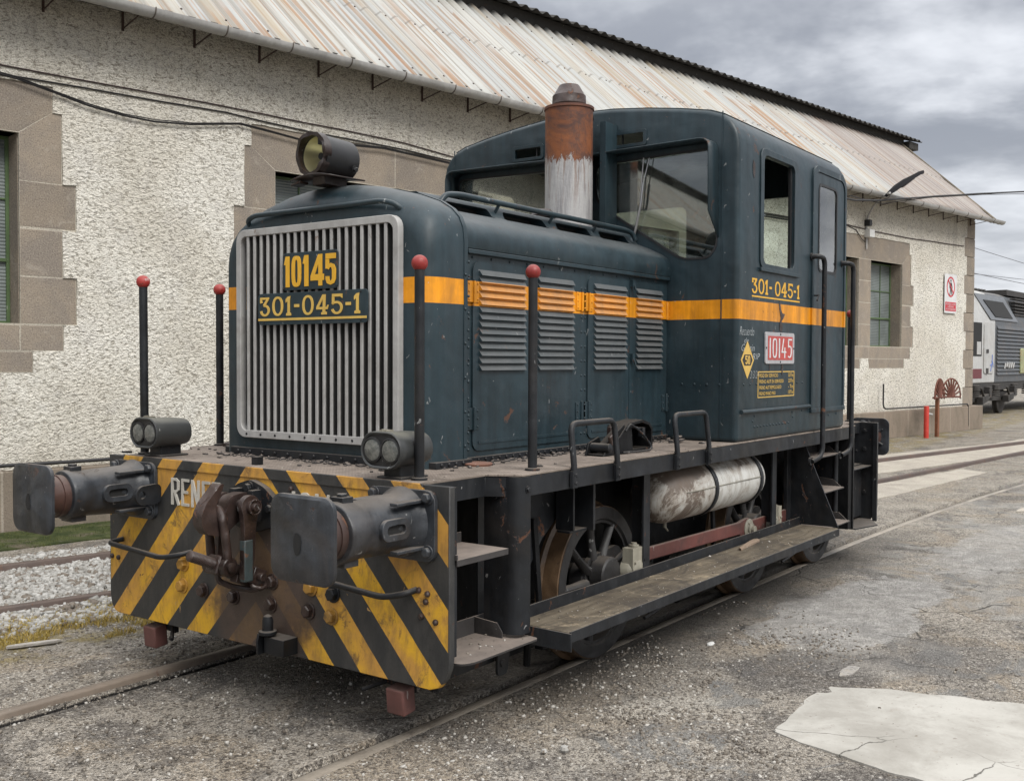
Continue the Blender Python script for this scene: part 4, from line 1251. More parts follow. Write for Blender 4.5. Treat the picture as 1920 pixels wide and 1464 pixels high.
# wall lamp
LM = wall_thing('wall_lamp', -.77, 0, 4.75, 'black blade shaped LED yard lamp on a bent bracket fixed to the shed wall', 'street lamp')
mb = MB(); mb.tube([(0, -.03, -.35), (0, -.05, .05), (-.08, -.25, .30), (-.35, -.62, .42), (-.50, -.80, .44)], .022, 8, bend=.1)
mb.build('bracket_arm', m_galv, LM)
mb = MB()
V = []; F = []; path = [(-.45, -.70, .40, .05), (-.30, -.75, .50, .10), (-.05, -.80, .66, .135), (.25, -.86, .82, .14), (.55, -.92, .95, .10), (.72, -.95, 1.0, .02)]
for (a, b, c_, w_) in path:
    V += [(a, b-w_, c_), (a, b, c_+.045), (a, b+w_, c_), (a, b, c_-.035)]
for i in range(len(path)-1):
    for k in range(4): F.append((i*4+k, i*4+(k+1) % 4, i*4+4+(k+1) % 4, i*4+4+k))
F += [(0, 1, 2, 3), (23, 22, 21, 20)]
mb.add(V, F); mb.build('lamp_head', simple('matt_black_lamp', (.010, .010, .011), .85, spec=.1), LM, ang=20)
mb = MB(); mb.obox((.12, -.84, .705), (.42, -.05, .23), (.02, .17, 0), (-.006, 0, .012)); mb.build('led_panel', simple('led_panel_grey', (.22, .18, .165), .4), LM)
mb = MB(); mb.box(-.05, .06, -.14, -.0, -.13, .0); mb.build('photocell_box', m_lampblack, LM, bevel=.006)
JB = wall_thing('junction_box', -.70, 0, 4.38, 'small white electric junction box on the shed wall below the lamp', 'junction box')
MB().box(-.10, .12, -.14, .0, .0, .17).build('box', m_plastic, JB, bevel=.01)
MB().tube([(-.04, -.03, -.25), (-.04, -.03, .02)], .02, 8).build('conduit', m_galv, JB)
# red and rusty posts with the two spoked fans
pt = wall_thing('red_post', 1.02, -.62, 0, 'short bright red steel post standing by the shed plinth', 'post')
MB().lathe((0, 0, 0), (0, 0, 1), [(0, .055), (.70, .055), (.72, .05)], 14).build('post_tube', m_postred, pt)
MB().cyl((0, -.0, .55), (.28, -.0, .52), .028, 10).build('side_pipe', m_galv, pt)
pt = wall_thing('fan_stand', 1.58, -.62, 0, 'orange rusty post carrying two spoked half-round wheels beside the red post', 'machine part')
MB().box(-.045, .045, -.035, .035, 0, .88).build('post', m_rustpost, pt, bevel=.004)
for cx, r_, tlt in ((.0, .34, .12), (.62, .34, -.25)):
    mb = MB(); c = (cx, -.05, .90)
    for a in np.linspace(0, pi, 11):
        mb.tube([(c[0], c[1], c[2]), (c[0]+r_*cos(a), c[1]+tlt*.3*cos(a), c[2]+r_*sin(a)*1.25)], .022, 5)
    mb.tube([(c[0]+r_*cos(a), c[1]+tlt*.3*cos(a), c[2]+r_*sin(a)*1.25) for a in np.linspace(-.1, pi+.1, 18)], .018, 6)
    mb.tube([(c[0]-r_*1.02, c[1], c[2]), (c[0]+r_*1.02, c[1], c[2])], .022, 6)
    mb.tube([(c[0]+r_*.6*cos(a), c[1], c[2]+r_*.6*sin(a)*1.25) for a in np.linspace(0, pi, 14)], .012, 6)
    mb.build('spoked_half_wheel', steel('dark_red_rust', (.13, .045, .028), .75, .3, .1, .5, dust=.1), pt)

# ================================================================== LOCOMOTIVE (world axes; X along the loco from the front beam, near side Y < 0)
LOCO = empty('shunting_locomotive', (0, 0, 0), 0, 'dark blue-green diesel shunting locomotive with yellow stripe, chevron buffer beam and tall rusty chimney', 'locomotive')
ZD = 1.172
# -- buffer beam
def beam(x0, x1, mat, name, front=True):
    out_ = [(-1.23, 1.165), (-1.23, .43), (-1.225, .395), (-1.205, .345), (-1.17, .305), (-1.12, .288), (1.15, .288), (1.185, .297), (1.215, .33), (1.228, .375), (1.23, .43), (1.23, 1.165)]
    mb = MB(); mb.plate([(y, z) for y, z in out_], [], (x0, 0, 0), (0, 1, 0), (0, 0, 1), x1-x0)
    return mb.build(name, mat, LOCO, bevel=.004)
bb = beam(0, .035, m_beam, 'buffer_beam')
mb = MB(); mb.box(-.008, .0, -1.085, 1.085, 1.118, 1.170); mb.build('beam_top_strip', m_beam, bb, bevel=.003)
for s in (-1, 1): MB().box(.035, .05, s*1.16, s*1.228, .44, 1.16).build('beam_edge_flange', m_dark, bb)
rbm = beam(5.89, 5.925, m_dark, 'rear_buffer_beam')
mb = MB()
for z in (1.09, .93, .55): mb.hexbolt((5.89, -1.12, z), (-1, 0, 0), .018, .014); mb.hexbolt((5.89, -1.05, z-.02), (-1, 0, 0), .010, .010)
mb.box(5.87, 5.895, -1.235, -1.20, .30, 1.165)
mb.build('beam_bolts', m_dark, rbm)
# lettering on the beam
mb = MB(); write(mb, 'RENFE', LET, (-.001, .662, .934), (0, -1, 0), (0, 0, 1), .141, .075, .405, .006); mb.build('beam_lettering', m_letter, bb)
mb = MB(); write(mb, '10145', THIN, (-.001, -.262, .934), (0, -1, 0), (0, 0, 1), .141, .11, .40, .006); mb.build('beam_lettering', m_letter, bb)
for (y, z, m_) in [(.561, .63, m_boltY), (.572, .515, m_boltY), (.400, .512, m_rustiron), (.159, .514, m_rustiron), (-.115, .513, m_rustiron), (-.125, .625, m_rustiron), (-.379, .52, m_rustiron), (-.532, .518, m_boltY), (-.395, .632, m_boltY), (-.542, .622, m_dark)]:
    MB().hexbolt((0, y, z), (-1, 0, .05), .030, .034).build('hex_bolt', m_, bb, bevel=.002)
mb = MB()
for (y, z) in [(1.205, .60), (1.145, .598), (1.19, 1.10), (1.09, 1.105), (-1.06, .71), (-1.11, .70), (-1.10, .665), (-1.075, .60), (-1.155, .585), (-1.14, 1.125), (.30, 1.03), (-.26, 1.085)]:
    mb.lathe((0, y, z), (-1, 0, 0), [(0, .014), (.009, .013), (.014, .007)], 10)
mb.build('beam_rivets', m_rustiron, bb)
# hose hook near the bottom centre
mb = MB(); mb.lathe((-.075, -.175, .405), (0, 0, 1), [(-.012, .042), (.006, .044), (.008, .026), (.055, .026), (.075, .02), (.083, .008)], 16)
mb.plate([(-.02, 0), (.0, .085), (.0, .10), (-.11, .10), (-.12, .06), (-.115, 0)], [], (0, -.14, .30), (1, 0, 0), (0, 0, 1), .012)
mb.box(-.09, -.0, -.30, -.165, .305, .385)
mb.build('hose_coupling_rest', m_dark, bb, bevel=.003)
# handrails across the beam
for pts_ in ([(0, 1.10, .705), (-.07, 1.14, .69), (-.085, .64, .665), (-.06, .52, .69), (0, .50, .70)], [(0, -.50, .70), (-.07, -.54, .695), (-.085, -.93, .675), (-.055, -1.03, .70), (0, -1.045, .71)]):
    MB().tube(pts_, .014, 10, bend=.05).build('beam_handrail', m_dark, bb)
# rail guards
for s in (-1, 1):
    mb = MB(); mb.obox((.06, s*.90, .19), (.08, 0, .01), (0, .105, 0), (-.01, 0, .115)); mb.build('rail_guard', m_redblock, LOCO, bevel=.008)
    mb = MB(); mb.obox((.11, s*.86, .29), (.03, 0, 0), (0, .16, .02), (0, 0, .14)); mb.tube([(.10, s*.80, .25), (.02, s*.70, .205)], .012, 6); mb.build('guard_bracket', m_frame, LOCO, bevel=.004)

# -- buffers
def buffer(x, s, d, parent):       # d=-1 front, +1 rear
    r = empty('buffer'); r.parent = parent
    X = lambda t: x+d*t
    def pl(out_, t0, t1):
        mb = MB(); a, b = sorted((X(t0), X(t1)))
        mb.plate(out_, [], (a, 0, 0), (0, 1, 0), (0, 0, 1), b-a); return mb
    yc = s*.975
    mb = pl(rrect(yc-.19, yc+.19, .84, 1.145, .05), 0, .022)
    mb.build('mounting_flange', m_buffer, r, bevel=.005)
    mb = MB(); ax = (d, 0, 0)
    mb.lathe((X(.02), yc, 1.0), ax, [(0, .155), (.03, .14), (.06, .128), (.30, .118), (.33, .126), (.40, .128), (.415, .124), (.42, .112)], 40)
    for k in (-1, 1):
        for q_ in (-1, 1):
            mb.obox((X(.10), yc+k*.115, 1.0+q_*.10), (.19, 0, 0), (0, .045, q_*.0), (0, q_*k*.0, .014))
            mb.hexbolt((X(.022), yc+k*.155, 1.0+q_*.115), ax, .022, .028)
    mb.box(*sorted((X(.345), X(.405))), yc-.035, yc+.035, 1.11, 1.145); mb.box(*sorted((X(.33), X(.41))), yc-.05, yc+.05, .862, .89)
    mb.lathe((X(.375), yc, 1.145), (0, 0, 1), [(0, .022), (.012, .022)], 12)
    o = mb.build('casing', m_buffer, r, bevel=.003)
    for k in (-1, 1):
        mb = MB(); mb.plate(rrect(-.085, .085, -.045, .045, .04), [rrect(-.055, .055, -.019, .019, .018)], (X(.20), yc+k*.118, 1.0), (1 if k < 0 else -1, 0, 0), (0, 0, 1), .022)
        mb.build('slot_boss', m_buffer, o, bevel=.004)
        mb = MB(); mb.plate(rrect(-.056, .056, -.02, .02, .018), [], (X(.20), yc+k*.120, 1.0), (1 if k < 0 else -1, 0, 0), (0, 0, 1), .004); mb.build('slot', m_core, o)
    mb = MB(); mb.lathe((X(.415), yc, 1.0), ax, [(0, .106), (.05, .106), (.052, .110), (.062, .110), (.064, .104), (.12, .104), (.16, .11)], 32); mb.build('ram', m_ram, r)
    # slightly domed rectangular head
    V = []; F = []; n = 12
    R_ = rrect(-.178, .178, -.172, .172, .06, 6); L = len(R_)
    for k, (sc, dx) in enumerate([(1, .575), (1, .592), (.93, .601), (.6, .606), (.25, .609), (.02, .610)]):
        for (a, b) in R_:
            nz_ = .003*mnoise.noise((a*9, b*9, s*3+d))
            V.append((X(dx+(nz_ if k > 2 else 0)), yc+a*sc, 1.0+b*sc))
    for k in range(5):
        for i in range(L): F.append((k*L+i, k*L+(i+1) % L, (k+1)*L+(i+1) % L, (k+1)*L+i))
    F.append(tuple(range(L))); F.append(tuple(5*L+i for i in range(L)))
    mb = MB(); mb.add(V, F)
    for a in range(6):
        an = pi/6+a*pi/3
        mb.obox((X(.56), yc+.09*cos(an), 1.0+.09*sin(an)), (.035, 0, 0), (0, .11*cos(an), .11*sin(an)), (0, -.012*sin(an), .012*cos(an)))
    mb.build('head', m_buffer, r, bevel=.0015, ang=30)
    if d < 0:
        mb = MB()
        P_ = [(X(.612), yc+.004+.021*cos(a)*(1+.4*mnoise.noise((cos(a), sin(a), s))), .985+.042*sin(a)*(1+.5*mnoise.noise((cos(a)*2, sin(a)*2, s+4)))) for a in np.arange(0, 2*pi, .4)]
        mb.add(P_+[(X(.612), yc, .985)], [(i, (i+1) % len(P_), len(P_)) for i in range(len(P_))]); mb.build('head_hole', m_core, r)
    return r
for s in (-1, 1):
    buffer(0, s, -1, LOCO)
    buffer(5.925, s, 1, LOCO)
# lug beside the left buffer
mb = MB(); mb.plate(roundpoly([(0, 0), (-.13, 0), (-.16, .05), (-.13, .10), (0, .11)], .04), [[( -.115+.02*cos(a), .055+.02*sin(a)) for a in np.arange(0, 6.2, .6)]], (0, .775, .93), (1, 0, 0), (0, 0, 1), .02)
mb.build('lamp_lug', m_dark, bb, bevel=.003)

# -- draw hook and screw coupling
CP = empty('screw_coupling'); CP.parent = LOCO
mb = MB(); mb.plate(roundpoly([(.22, 1.0), (.10, 1.085), (0, 1.115), (-.10, 1.085), (-.22, 1.0), (-.17, .90), (0, .85), (.17, .90)], .03), [], (-.035, 0, 0), (0, 1, 0), (0, 0, 1), .034)
mb.box(-.09, -.03, -.085, -.05, .92, 1.07); mb.box(-.09, -.03, .05, .085, .92, 1.07)
for a in (.1,): mb.hexbolt((-.035, 0, 1.075), (-1, 0, 0), .022, .026); mb.hexbolt((-.035, .15, .985), (-1, 0, 0), .02, .022); mb.hexbolt((-.035, -.15, .985), (-1, 0, 0), .02, .022)
mb.build('draw_plate', m_dark, CP, bevel=.004)
hk = [(-.213, 1.112), (-.235, 1.112), (-.265, 1.08), (-.315, 1.03), (-.343, .975), (-.338, .92), (-.305, .882), (-.25, .868), (-.19, .885), (-.12, .93), (0, .945), (0, 1.045), (-.10, 1.06), (-.165, 1.052), (-.192, 1.03), (-.20, .985), (-.22, .962), (-.248, .965), (-.262, .99), (-.258, 1.02), (-.235, 1.06)]
mb = MB(); mb.plate(roundpoly(hk, .014, 3), [], (0, .034, 0), (1, 0, 0), (0, 0, 1), .068)
mb.build('draw_hook', m_rustiron, CP, bevel=.014, seg=3)
mb = MB(); mb.cyl((-.12, -.135, 1.0), (-.12, .135, 1.0), .030, 20); mb.cyl((-.12, -.155, 1.0), (-.12, -.132, 1.0), .019, 16)
mb.tube([(-.12+.035*cos(a), -.142, 1.0+.035*sin(a)) for a in np.linspace(-2.5, 2.2, 14)], .005, 6); mb.build('hook_pin', m_rustiron, CP, bevel=.003)
for s in (-1, 1):                       # links from the pin down to the screw block
    y = s*.095
    out_ = [( -.12+.055*cos(a), 1.0+.055*sin(a)) for a in np.linspace(-.6, pi+.6, 16)]+[(-.158, .90), (-.165, .66), (-.105, .66), (-.088, .90)]
    mb = MB(); mb.plate(out_, [], (0, y+.016, 0), (1, 0, 0), (0, 0, 1), .032); mb.build('coupling_link', m_rustiron if s > 0 else m_rustiron, CP, bevel=.006)
mb = MB(); mb.obox((-.135, -.095, .745), (.052, 0, 0), (0, .040, 0), (0, 0, .20)); mb.build('link_sleeve', steel('verdigris_grey_iron', (.045, .065, .068), .55, .4, .2, .5, dust=.1, grime=.4), CP, bevel=.006)
# shackle over the hook
sh = [(-.215, -.062, .73), (-.225, -.060, .84), (-.238, -.052, .95), (-.236, -.03, .985), (-.232, 0, .995), (-.236, .03, .985), (-.238, .052, .95), (-.225, .060, .84), (-.215, .062, .73)]
mb = MB(); mb.tube(sh, .021, 12, bend=.02)
for s in (-1, 1):
    mb.lathe((-.215, s*.062-.018, .722), (0, 1, 0), [(0, .040), (.004, .045), (.032, .045), (.036, .040)], 20)
mb.build('shackle', m_rustiron, CP)
mb = MB(); mb.lathe((-.215, -.10, .722), (0, 1, 0), [(0, .018), (.006, .024), (.194, .024), (.20, .018)], 16)
mb.obox((-.215, 0, .722), (.085, 0, -.03), (0, .085, 0), (.03, 0, .085)); mb.build('trunnion_nut', m_rustiron, CP, bevel=.01)
dv = Vector((-.92, .0, .39)).normalized()
mb = MB(); pr = []
p0 = Vector((-.215, 0, .722)); t = .035
while t < .185: pr += [(t, .024), (t+.003, .0265), (t+.006, .024)]; t += .008
pr += [(.187, .022), (.19, .012)]
mb.lathe(p0, dv, pr, 18)
mb.lathe(p0, -dv, [(.03, .024), (.16, .026), (.165, .03), (.19, .03)], 16)
mb.build('coupling_screw', m_rustiron, CP)
mb = MB(); q0 = p0-dv*.17
mb.obox(q0, dv*.075, (0, .19, 0), (.03, 0, .07)); mb.lathe(q0+Vector((0, -.13, 0)), (0, 1, 0), [(0, .02), (.26, .02)], 12)
mb.ball((-.03, -.03, .668), .026, 12); mb.tube([(-.06, -.05, .66), (-.10, -.09, .615), (-.05, -.12, .60), (0.0, -.10, .63)], .010, 8, bend=.02)
mb.obox((-.10, -.02, .635), (.10, 0, -.04), (0, .05, 0), (.01, 0, .035)); mb.obox((-.04, -.09, .625), (.09, -.04, -.02), (.01, .035, 0), (0, 0, .03))
mb.build('screw_block', m_rustiron, CP, bevel=.006)
mb = MB(); mb.tube([(-.02, -.12, .62), (-.05, -.06, .585), (-.12, .02, .60), (-.19, .05, .64), (-.20, .04, .69)], .015, 8, bend=.03); mb.build('coupling_handle', m_rustiron, CP)

# -- deck
wide, nar = 1.225, 1.075
dk = [(0, -nar), (.44, -nar), (.53, -wide), (5.30, -wide), (5.38, -nar), (5.89, -nar), (5.89, nar), (5.38, nar), (5.30, wide), (.53, wide), (.44, nar), (0, nar)]
def mk_tread():
    m, g = new_mat('chequered_deck_plate'); o = g.obj(); x, y, z = g.xyz(o)
    n = g.noise(o, 3.5, 6, .7, .5)
    c = g.mix(g.ss(n, .35, .65), (.15, .125, .105), (.24, .20, .17))
    a = g.math('SINE', g.math('MULTIPLY', g.math('ADD', x, y), 150.)); b = g.math('SINE', g.math('MULTIPLY', g.math('SUBTRACT', x, y), 150.))
    k = g.ss(g.math('MULTIPLY', a, b), .25, .8)
    c = g.mix(g.math('MULTIPLY', k, .5), c, (.085, .07, .06))
    jx = g.math('LESS_THAN', g.math('FRACT', g.math('MULTIPLY', g.math('ADD', x, .13), .9)), .008)
    c = g.mix(jx, c, (.03, .025, .02))
    c = g.mix(g.math('MULTIPLY', g.ss(g.noise(g.map(o, (1, 1, 1), (2, 2, 2)), 7, 7, .75, .6), .55, .68), .7), c, (.06, .045, .038))
    c = g.mix(g.ss(g.noise(o, 55, 2), .715, .74), c, (.55, .52, .46))
    finish(g, c, .85, nrm=g.bump(g.math('ADD', k, g.noise(o, 50, 4, .7)), .5, .003), spec=.25)
    return m
MB().plate(dk, [], (0, 0, ZD-.010), (1, 0, 0), (0, 1, 0), .010).build('deck_plate', mk_tread(), LOCO, bevel=.002)
for s in (-1, 1):
    mb = MB()
    pts_ = [(.035, nar), (.445, nar), (.535, wide), (5.295, wide), (5.375, nar), (5.89, nar)]
    inn = [(5.89, nar-.012), (5.37, nar-.012), (5.29, wide-.012), (.54, wide-.012), (.45, nar-.012), (.035, nar-.012)]
    P_ = [(a, s*(b-.002)) for a, b in pts_+inn]
    mb.plate(P_, [], (0, 0, ZD-.105), (1, 0, 0), (0, 1, 0), .093)
    mb.build('running_board_valance', m_dark, LOCO, bevel=.002)
    # front corner pillar, bent plate
    pr = [(.495, s*1.03), (.495, s*1.165), (.500, s*1.195), (.515, s*1.218), (.54, s*1.229), (.59, s*1.230), (.59, s*1.220), (.545, s*1.218), (.525, s*1.208), (.512, s*1.19), (.507, s*1.165), (.507, s*1.03)]
    mb = MB(); mb.plate(pr, [], (0, 0, .43), (1, 0, 0), (0, 1, 0), ZD-.012-.43)
    o = mb.build('step_pillar', m_dark, LOCO, ang=50)
    mb = MB()
    for (y, z) in ((1.06, 1.105), (1.14, 1.105), (1.10, 1.065)): mb.hexbolt((.495, s*y, z), (-1, 0, 0), .013, .012)
    mb.hexbolt((.565, s*1.23, 1.10), (0, s, 0), .013, .012)
    mb.build('pillar_bolts', m_dark, o)
    # front steps
    mb = MB(); mb.box(.036, .40, s*.97, s*1.24, .845, .853); mb.box(.036, .40, s*.963, s*.971, .845, .90); mb.box(.036, .40, s*1.236, s*1.243, .825, .853)
    mb.box(.036, .044, s*.97, s*1.24, .845, .875)
    mb.build('upper_step', m_deck, LOCO, bevel=.002)
    mb = MB(); mb.plate(roundpoly([(.04, s*.99), (.60, s*.99), (.60, s*1.16), (.585, s*1.285), (.10, s*1.285), (.04, s*1.26)], .03), [], (0, 0, .404), (1, 0, 0), (0, 1, 0), .009)
    mb.box(.04, .60, s*.978, s*.987, .41, .49); mb.plate([(.99, .41), (1.15, .41), (1.15, .44), (1.12, .48), (.99, .49)], [], (.484, 0, 0), (0, s, 0), (0, 0, 1), .008)
    mb.build('lower_step', m_deck, LOCO, bevel=.002)
    mb = MB(); mb.box(.15, .19, s*.99, s*1.01, .22, .41); mb.box(.15, .62, s*.985, s*.998, .245, .305); mb.plate(roundpoly([(.60, .18), (.68, .18), (.70, .30), (.68, .42), (.60, .42)], .03), [], (0, s*1.02, 0), (1, 0, 0), (0, 0, 1), .014)
    for a in (.17, .64): mb.hexbolt((a, s*1.02, .24), (0, s, 0), .022, .02)
    mb.build('step_hanger', m_dark, LOCO, bevel=.003)
    # rear steps and side plates
    mb = MB(); mb.plate([(1.02, .452), (1.40, .452), (1.14, 1.06), (1.02, 1.06)], [], (4.39, 0, 0), (0, s, 0), (0, 0, 1), .012)
    mb.box(4.30, 4.40, s*1.0, s*1.03, .45, 1.07)
    mb.build('step_side_plate', m_dark, LOCO, bevel=.002)
    mb = MB(); mb.box(4.985, 5.005, s*1.0, s*1.17, .30, 1.07); mb.box(4.985, 5.10, s*.99, s*1.01, .30, 1.07); mb.cyl((4.985, s*1.17, .36), (4.985, s*1.17, 1.07), .020, 12)
    mb.build('step_pillar', m_dark, LOCO, bevel=.004)
    mb = MB()
    for z, yo in ((.955, 1.22), (.685, 1.26), (.42, 1.31)):
        mb.plate(roundpoly([(4.42, s*1.02), (4.98, s*1.02), (4.98, s*(yo-.07)), (4.94, s*yo), (4.42, s*yo)], .02), [], (0, 0, z), (1, 0, 0), (0, 1, 0), .008)
        mb.plate([(1.02, z), (yo-.03, z), (yo-.10, z+.06), (1.02, z+.075)], [], (4.972, 0, 0), (0, s, 0), (0, 0, 1), .008)
        mb.box(4.42, 4.98, s*1.015, s*1.023, z, z+.075)
    mb.build('cab_steps', m_deck, LOCO, bevel=.002)
    # rear corner well
    mb = MB(); mb.box(5.14, 5.235, s*.98, s*1.225, .32, 1.07); mb.plate([(5.235, s*1.212), (5.255, s*1.212), (5.255, s*1.235), (5.225, s*1.235)], [], (0, 0, .31), (1, 0, 0), (0, 1, 0), .76)
    mb.build('rear_pillar', m_frame, LOCO, bevel=.004)
    mb = MB(); mb.plate([(5.26, s*.95), (5.89, s*.95), (5.89, s*1.18), (5.60, s*1.33), (5.26, s*1.25)], [], (0, 0, .305), (1, 0, 0), (0, 1, 0), .010)
    mb.box(5.60, 5.885, s*1.0, s*1.10, .34, .80); mb.box(5.26, 5.885, s*.98, s*1.19, .78, .79); mb.box(5.28, 5.89, s*.95, s*.97, .31, .40)
    mb.build('rear_step', m_dark, LOCO, bevel=.003)
    # footboard
    mb = MB(); mb.box(.645, 4.37, s*1.105, s*1.405, .418, .448)
    fb = mb.build('footboard', m_board, LOCO, bevel=.004)
    mb = MB(); mb.box(.655, 4.37, s*1.406, s*1.414, .392, .446); mb.box(.60, 4.41, s*1.093, s*1.103, .41, .505)
    mb.obox((.628, s*1.30, .405), (.010, 0, 0), (.03, s*.25, -.012), (0, 0, .085))
    mb.build('footboard_angle', m_dark, fb, bevel=.002)
    for x in (1.93, 3.86): MB().box(x, x+.075, s*1.075, s*1.090, .40, 1.07).box(x+.055, x+.070, s*.98, s*1.075, .42, 1.07).build('footboard_hanger', m_dark, fb, bevel=.002)
    # apron, bracket channel, under-frame gear
    mb = MB(); mb.plate([(.52, 1.07), (1.24, 1.07), (1.24, .90), (1.06, .78), (.90, .60), (.80, .45), (.52, .45)], [], (0, s*.965, 0), (1, 0, 0), (0, 0, 1), .010)
    mb.build('apron_plate', m_dark, LOCO)
    mb = MB(); mb.box(1.16, 1.175, s*1.00, s*1.10, .815, 1.07); mb.box(1.16, 1.34, s*.99, s*1.002, .815, 1.07); mb.box(1.325, 1.345, s*1.00, s*1.12, .80, 1.07); mb.box(1.16, 1.345, s*1.0, s*1.08, .80, .812)
    for z in (.86, .99): mb.hexbolt((1.27, s*1.002, z), (0, s, 0), .018, .018)
    mb.build('bracket_channel', m_dark, LOCO, bevel=.003)
    mb = MB(); mb.box(.05, 5.88, s*.70, s*.725, .38, 1.14)
    mb.build('main_frame', m_frame, LOCO)
    mb = MB()
    for x in (.94, 3.02, 4.53):           # brake hangers and shoes
        mb.obox((x+.06, s*.985, .62), (.035, 0, 0), (0, .02, 0), (-.06, 0, .55))
        P_ = [(1.70+2.10*0+.0, 0)]
    mb.tube([(.70, s*1.04, .52), (.80, s*1.04, .47), (.90, s*1.0, .40), (.96, s*.95, .14)], .020, 8, bend=.03)
    mb.box(.75, 4.9, s*.90, s*.915, .20, .245)
    for x in (1.05, 2.35, 2.95, 4.2): mb.obox((x, s*.98, .27), (.05, 0, 0), (0, .05, 0), (0, 0, .12)); mb.hexbolt((x, s*1.005, .25), (0, s, 0), .022, .02)
    mb.build('brake_rigging', m_frame, LOCO, bevel=.003)
    for x in (2.25, 4.42):
        mb = MB(); mb.obox((x, s*.93, .36), (.05, 0, .02), (0, .07, 0), (.02, 0, .24)); mb.obox((x+.02, s*.99, .20), (.20, 0, 0), (0, .02, 0), (0, 0, .05)); mb.hexbolt((x, s*.97, .30), (0, s, 0), .02, .02); mb.tube([(x-.14, s*1.0, .16), (x+.12, s*1.0, .19)], .012, 6)
        mb.build('brake_block', m_wheel, LOCO, bevel=.004)
    mb = MB(); mb.lathe((2.45, s*1.02, .24), (1, 0, 0), [(0, .05), (.01, .055), (.5, .055), (.51, .05)], 14); mb.box(2.2, 3.4, s*.98, s*1.0, .20, .33)
    mb.build('brake_cylinder', m_frame, LOCO, bevel=.003)

# -- wheels
def wheel(x, s, front_pin):
    r = empty('wheel', (0, 0, 0)); r.parent = LOCO
    c = (x, 0, .440); R = .435
    y0 = s*.935
    ax = (0, -s, 0)         # from the outer face inwards
    mb = MB(); mb.lathe((x, y0, .44), ax, [(.012, R-.05), (.002, R-.012), (.006, R-.003), (.10, R+.002), (.105, R+.012), (.112, R+.026), (.13, R+.026), (.138, R), (.138, R-.05)], 64, cap=False)
    mb.v = mb.v
    t = mb.build('tyre', m_tread, r, ang=30)
    mb = MB(); 
    n = 64; V = []; F = []
    for rad, yy in ((R-.008, -.001), (R-.075, -.001), (R-.085, .012), (R-.10, .012), (R-.10, .07), (R-.075, .075)):
        for i in range(n):
            a = 2*pi*i/n; V.append((x+rad*cos(a), y0-s*yy, .44+rad*sin(a)))
    for k in range(5):
        for i in range(n): F.append((k*n+i, k*n+(i+1) % n, (k+1)*n+(i+1) % n, (k+1)*n+i))
    mb.add(V, F)
    mb.build('rim', m_wheel, r, ang=25)
    mb = MB(); mb.lathe((x, s*.90, .44), (0, -s, 0), [(0, .10), (.015, .12), (.10, .12)], 28)
    for k in range(9):
        a = 2*pi*k/9+.35
        p0_ = Vector((x+.10*cos(a), s*.90, .44+.10*sin(a))); p1_ = Vector((x+(R-.085)*cos(a), s*.895, .44+(R-.085)*sin(a)))
        mb.tube([p0_, (p0_+p1_)/2, p1_], [.036, .027, .032], 8, flat=(1, .8))
    # crank boss filling
    mb.plate(roundpoly([(x-.13, .30), (x+.28, .34), (x+.30, .62), (x-.10, .58)], .09), [], (0, s*.905 if s > 0 else s*.875, 0), (1, 0, 0), (0, 0, 1), .03)
    mb.build('spokes_and_hub', m_wheel, r, ang=45)
    mb = MB(); mb.lathe((x+.02, s*.915, .48), (0, s, 0), [(0, .105), (.08, .105), (.09, .095)], 28)
    mb.build('crank_boss', m_wheel, r, bevel=.003)
    if front_pin:
        mb = MB(); X = x+.20
        mb.box(X-.075, X+.065, s*1.01, s*1.08, .50, .625); mb.lathe((X-.005, s*1.00, .49), (0, s, 0), [(0, .085), (.05, .085), (.075, .07), (.085, .05)], 24)
        mb.box(X-.05, X+.05, s*1.00, s*1.06, .45, .52); mb.lathe((X-.005, s*1.045, .625), (0, 0, 1), [(0, .03), (.012, .03), (.014, .018), (.024, .018)], 10)
        for q_ in (-.05, .045): mb.hexbolt((X+q_, s*1.08, .545), (0, s, 0), .010, .010)
        mb.build('oil_box', m_greybox, r, bevel=.004)
    return r
for s in (-1, 1):
    wheel(1.70, s, True); wheel(3.80, s, True); wheel(5.22, s, False)
    mb = MB()
    rod = [(1.90, .610), (3.38, .595), (3.44, .605), (3.53, .61), (3.60, .585), (3.63, .53), (3.60, .485), (3.53, .46), (3.44, .468), (3.38, .510), (1.90, .535)]
    mb.plate([(a, b-.015) for a, b in rod], [], (0, s*1.02 if s < 0 else s*1.0, 0), (1, 0, 0), (0, 0, 1), .028)
    mb.plate([(3.62, .475), (5.22, .475), (5.22, .57), (3.62, .56)], [], (0, s*.995 if s < 0 else s*.97, 0), (1, 0, 0), (0, 0, 1), .028)
    rd = mb.build('coupling_rod', m_rod, LOCO, bevel=.005)
    mb = MB(); mb.lathe((3.53, s*1.01, .515), (0, s, 0), [(0, .075), (.045, .075), (.05, .065), (.052, .045), (.065, .045), (.068, .028), (.09, .028)], 22)
    for k in range(4):
        a = k*pi/2+.5; mb.hexbolt((3.53+.05*cos(a), s*1.06, .515+.05*sin(a)), (0, s, 0), .009, .01)
    mb.build('rod_knuckle', m_greybox, rd, bevel=.003)
for x in (1.70, 3.80, 5.22): MB().cyl((x, -.8, .44), (x, .8, .44), .085, 18).build('axle', m_frame, LOCO)
mb = MB(); mb.box(.3, 5.7, -.69, .69, .62, 1.10); mb.box(2.2, 3.2, -.6, .6, .30, .62); mb.build('underframe_block', m_frame, LOCO)
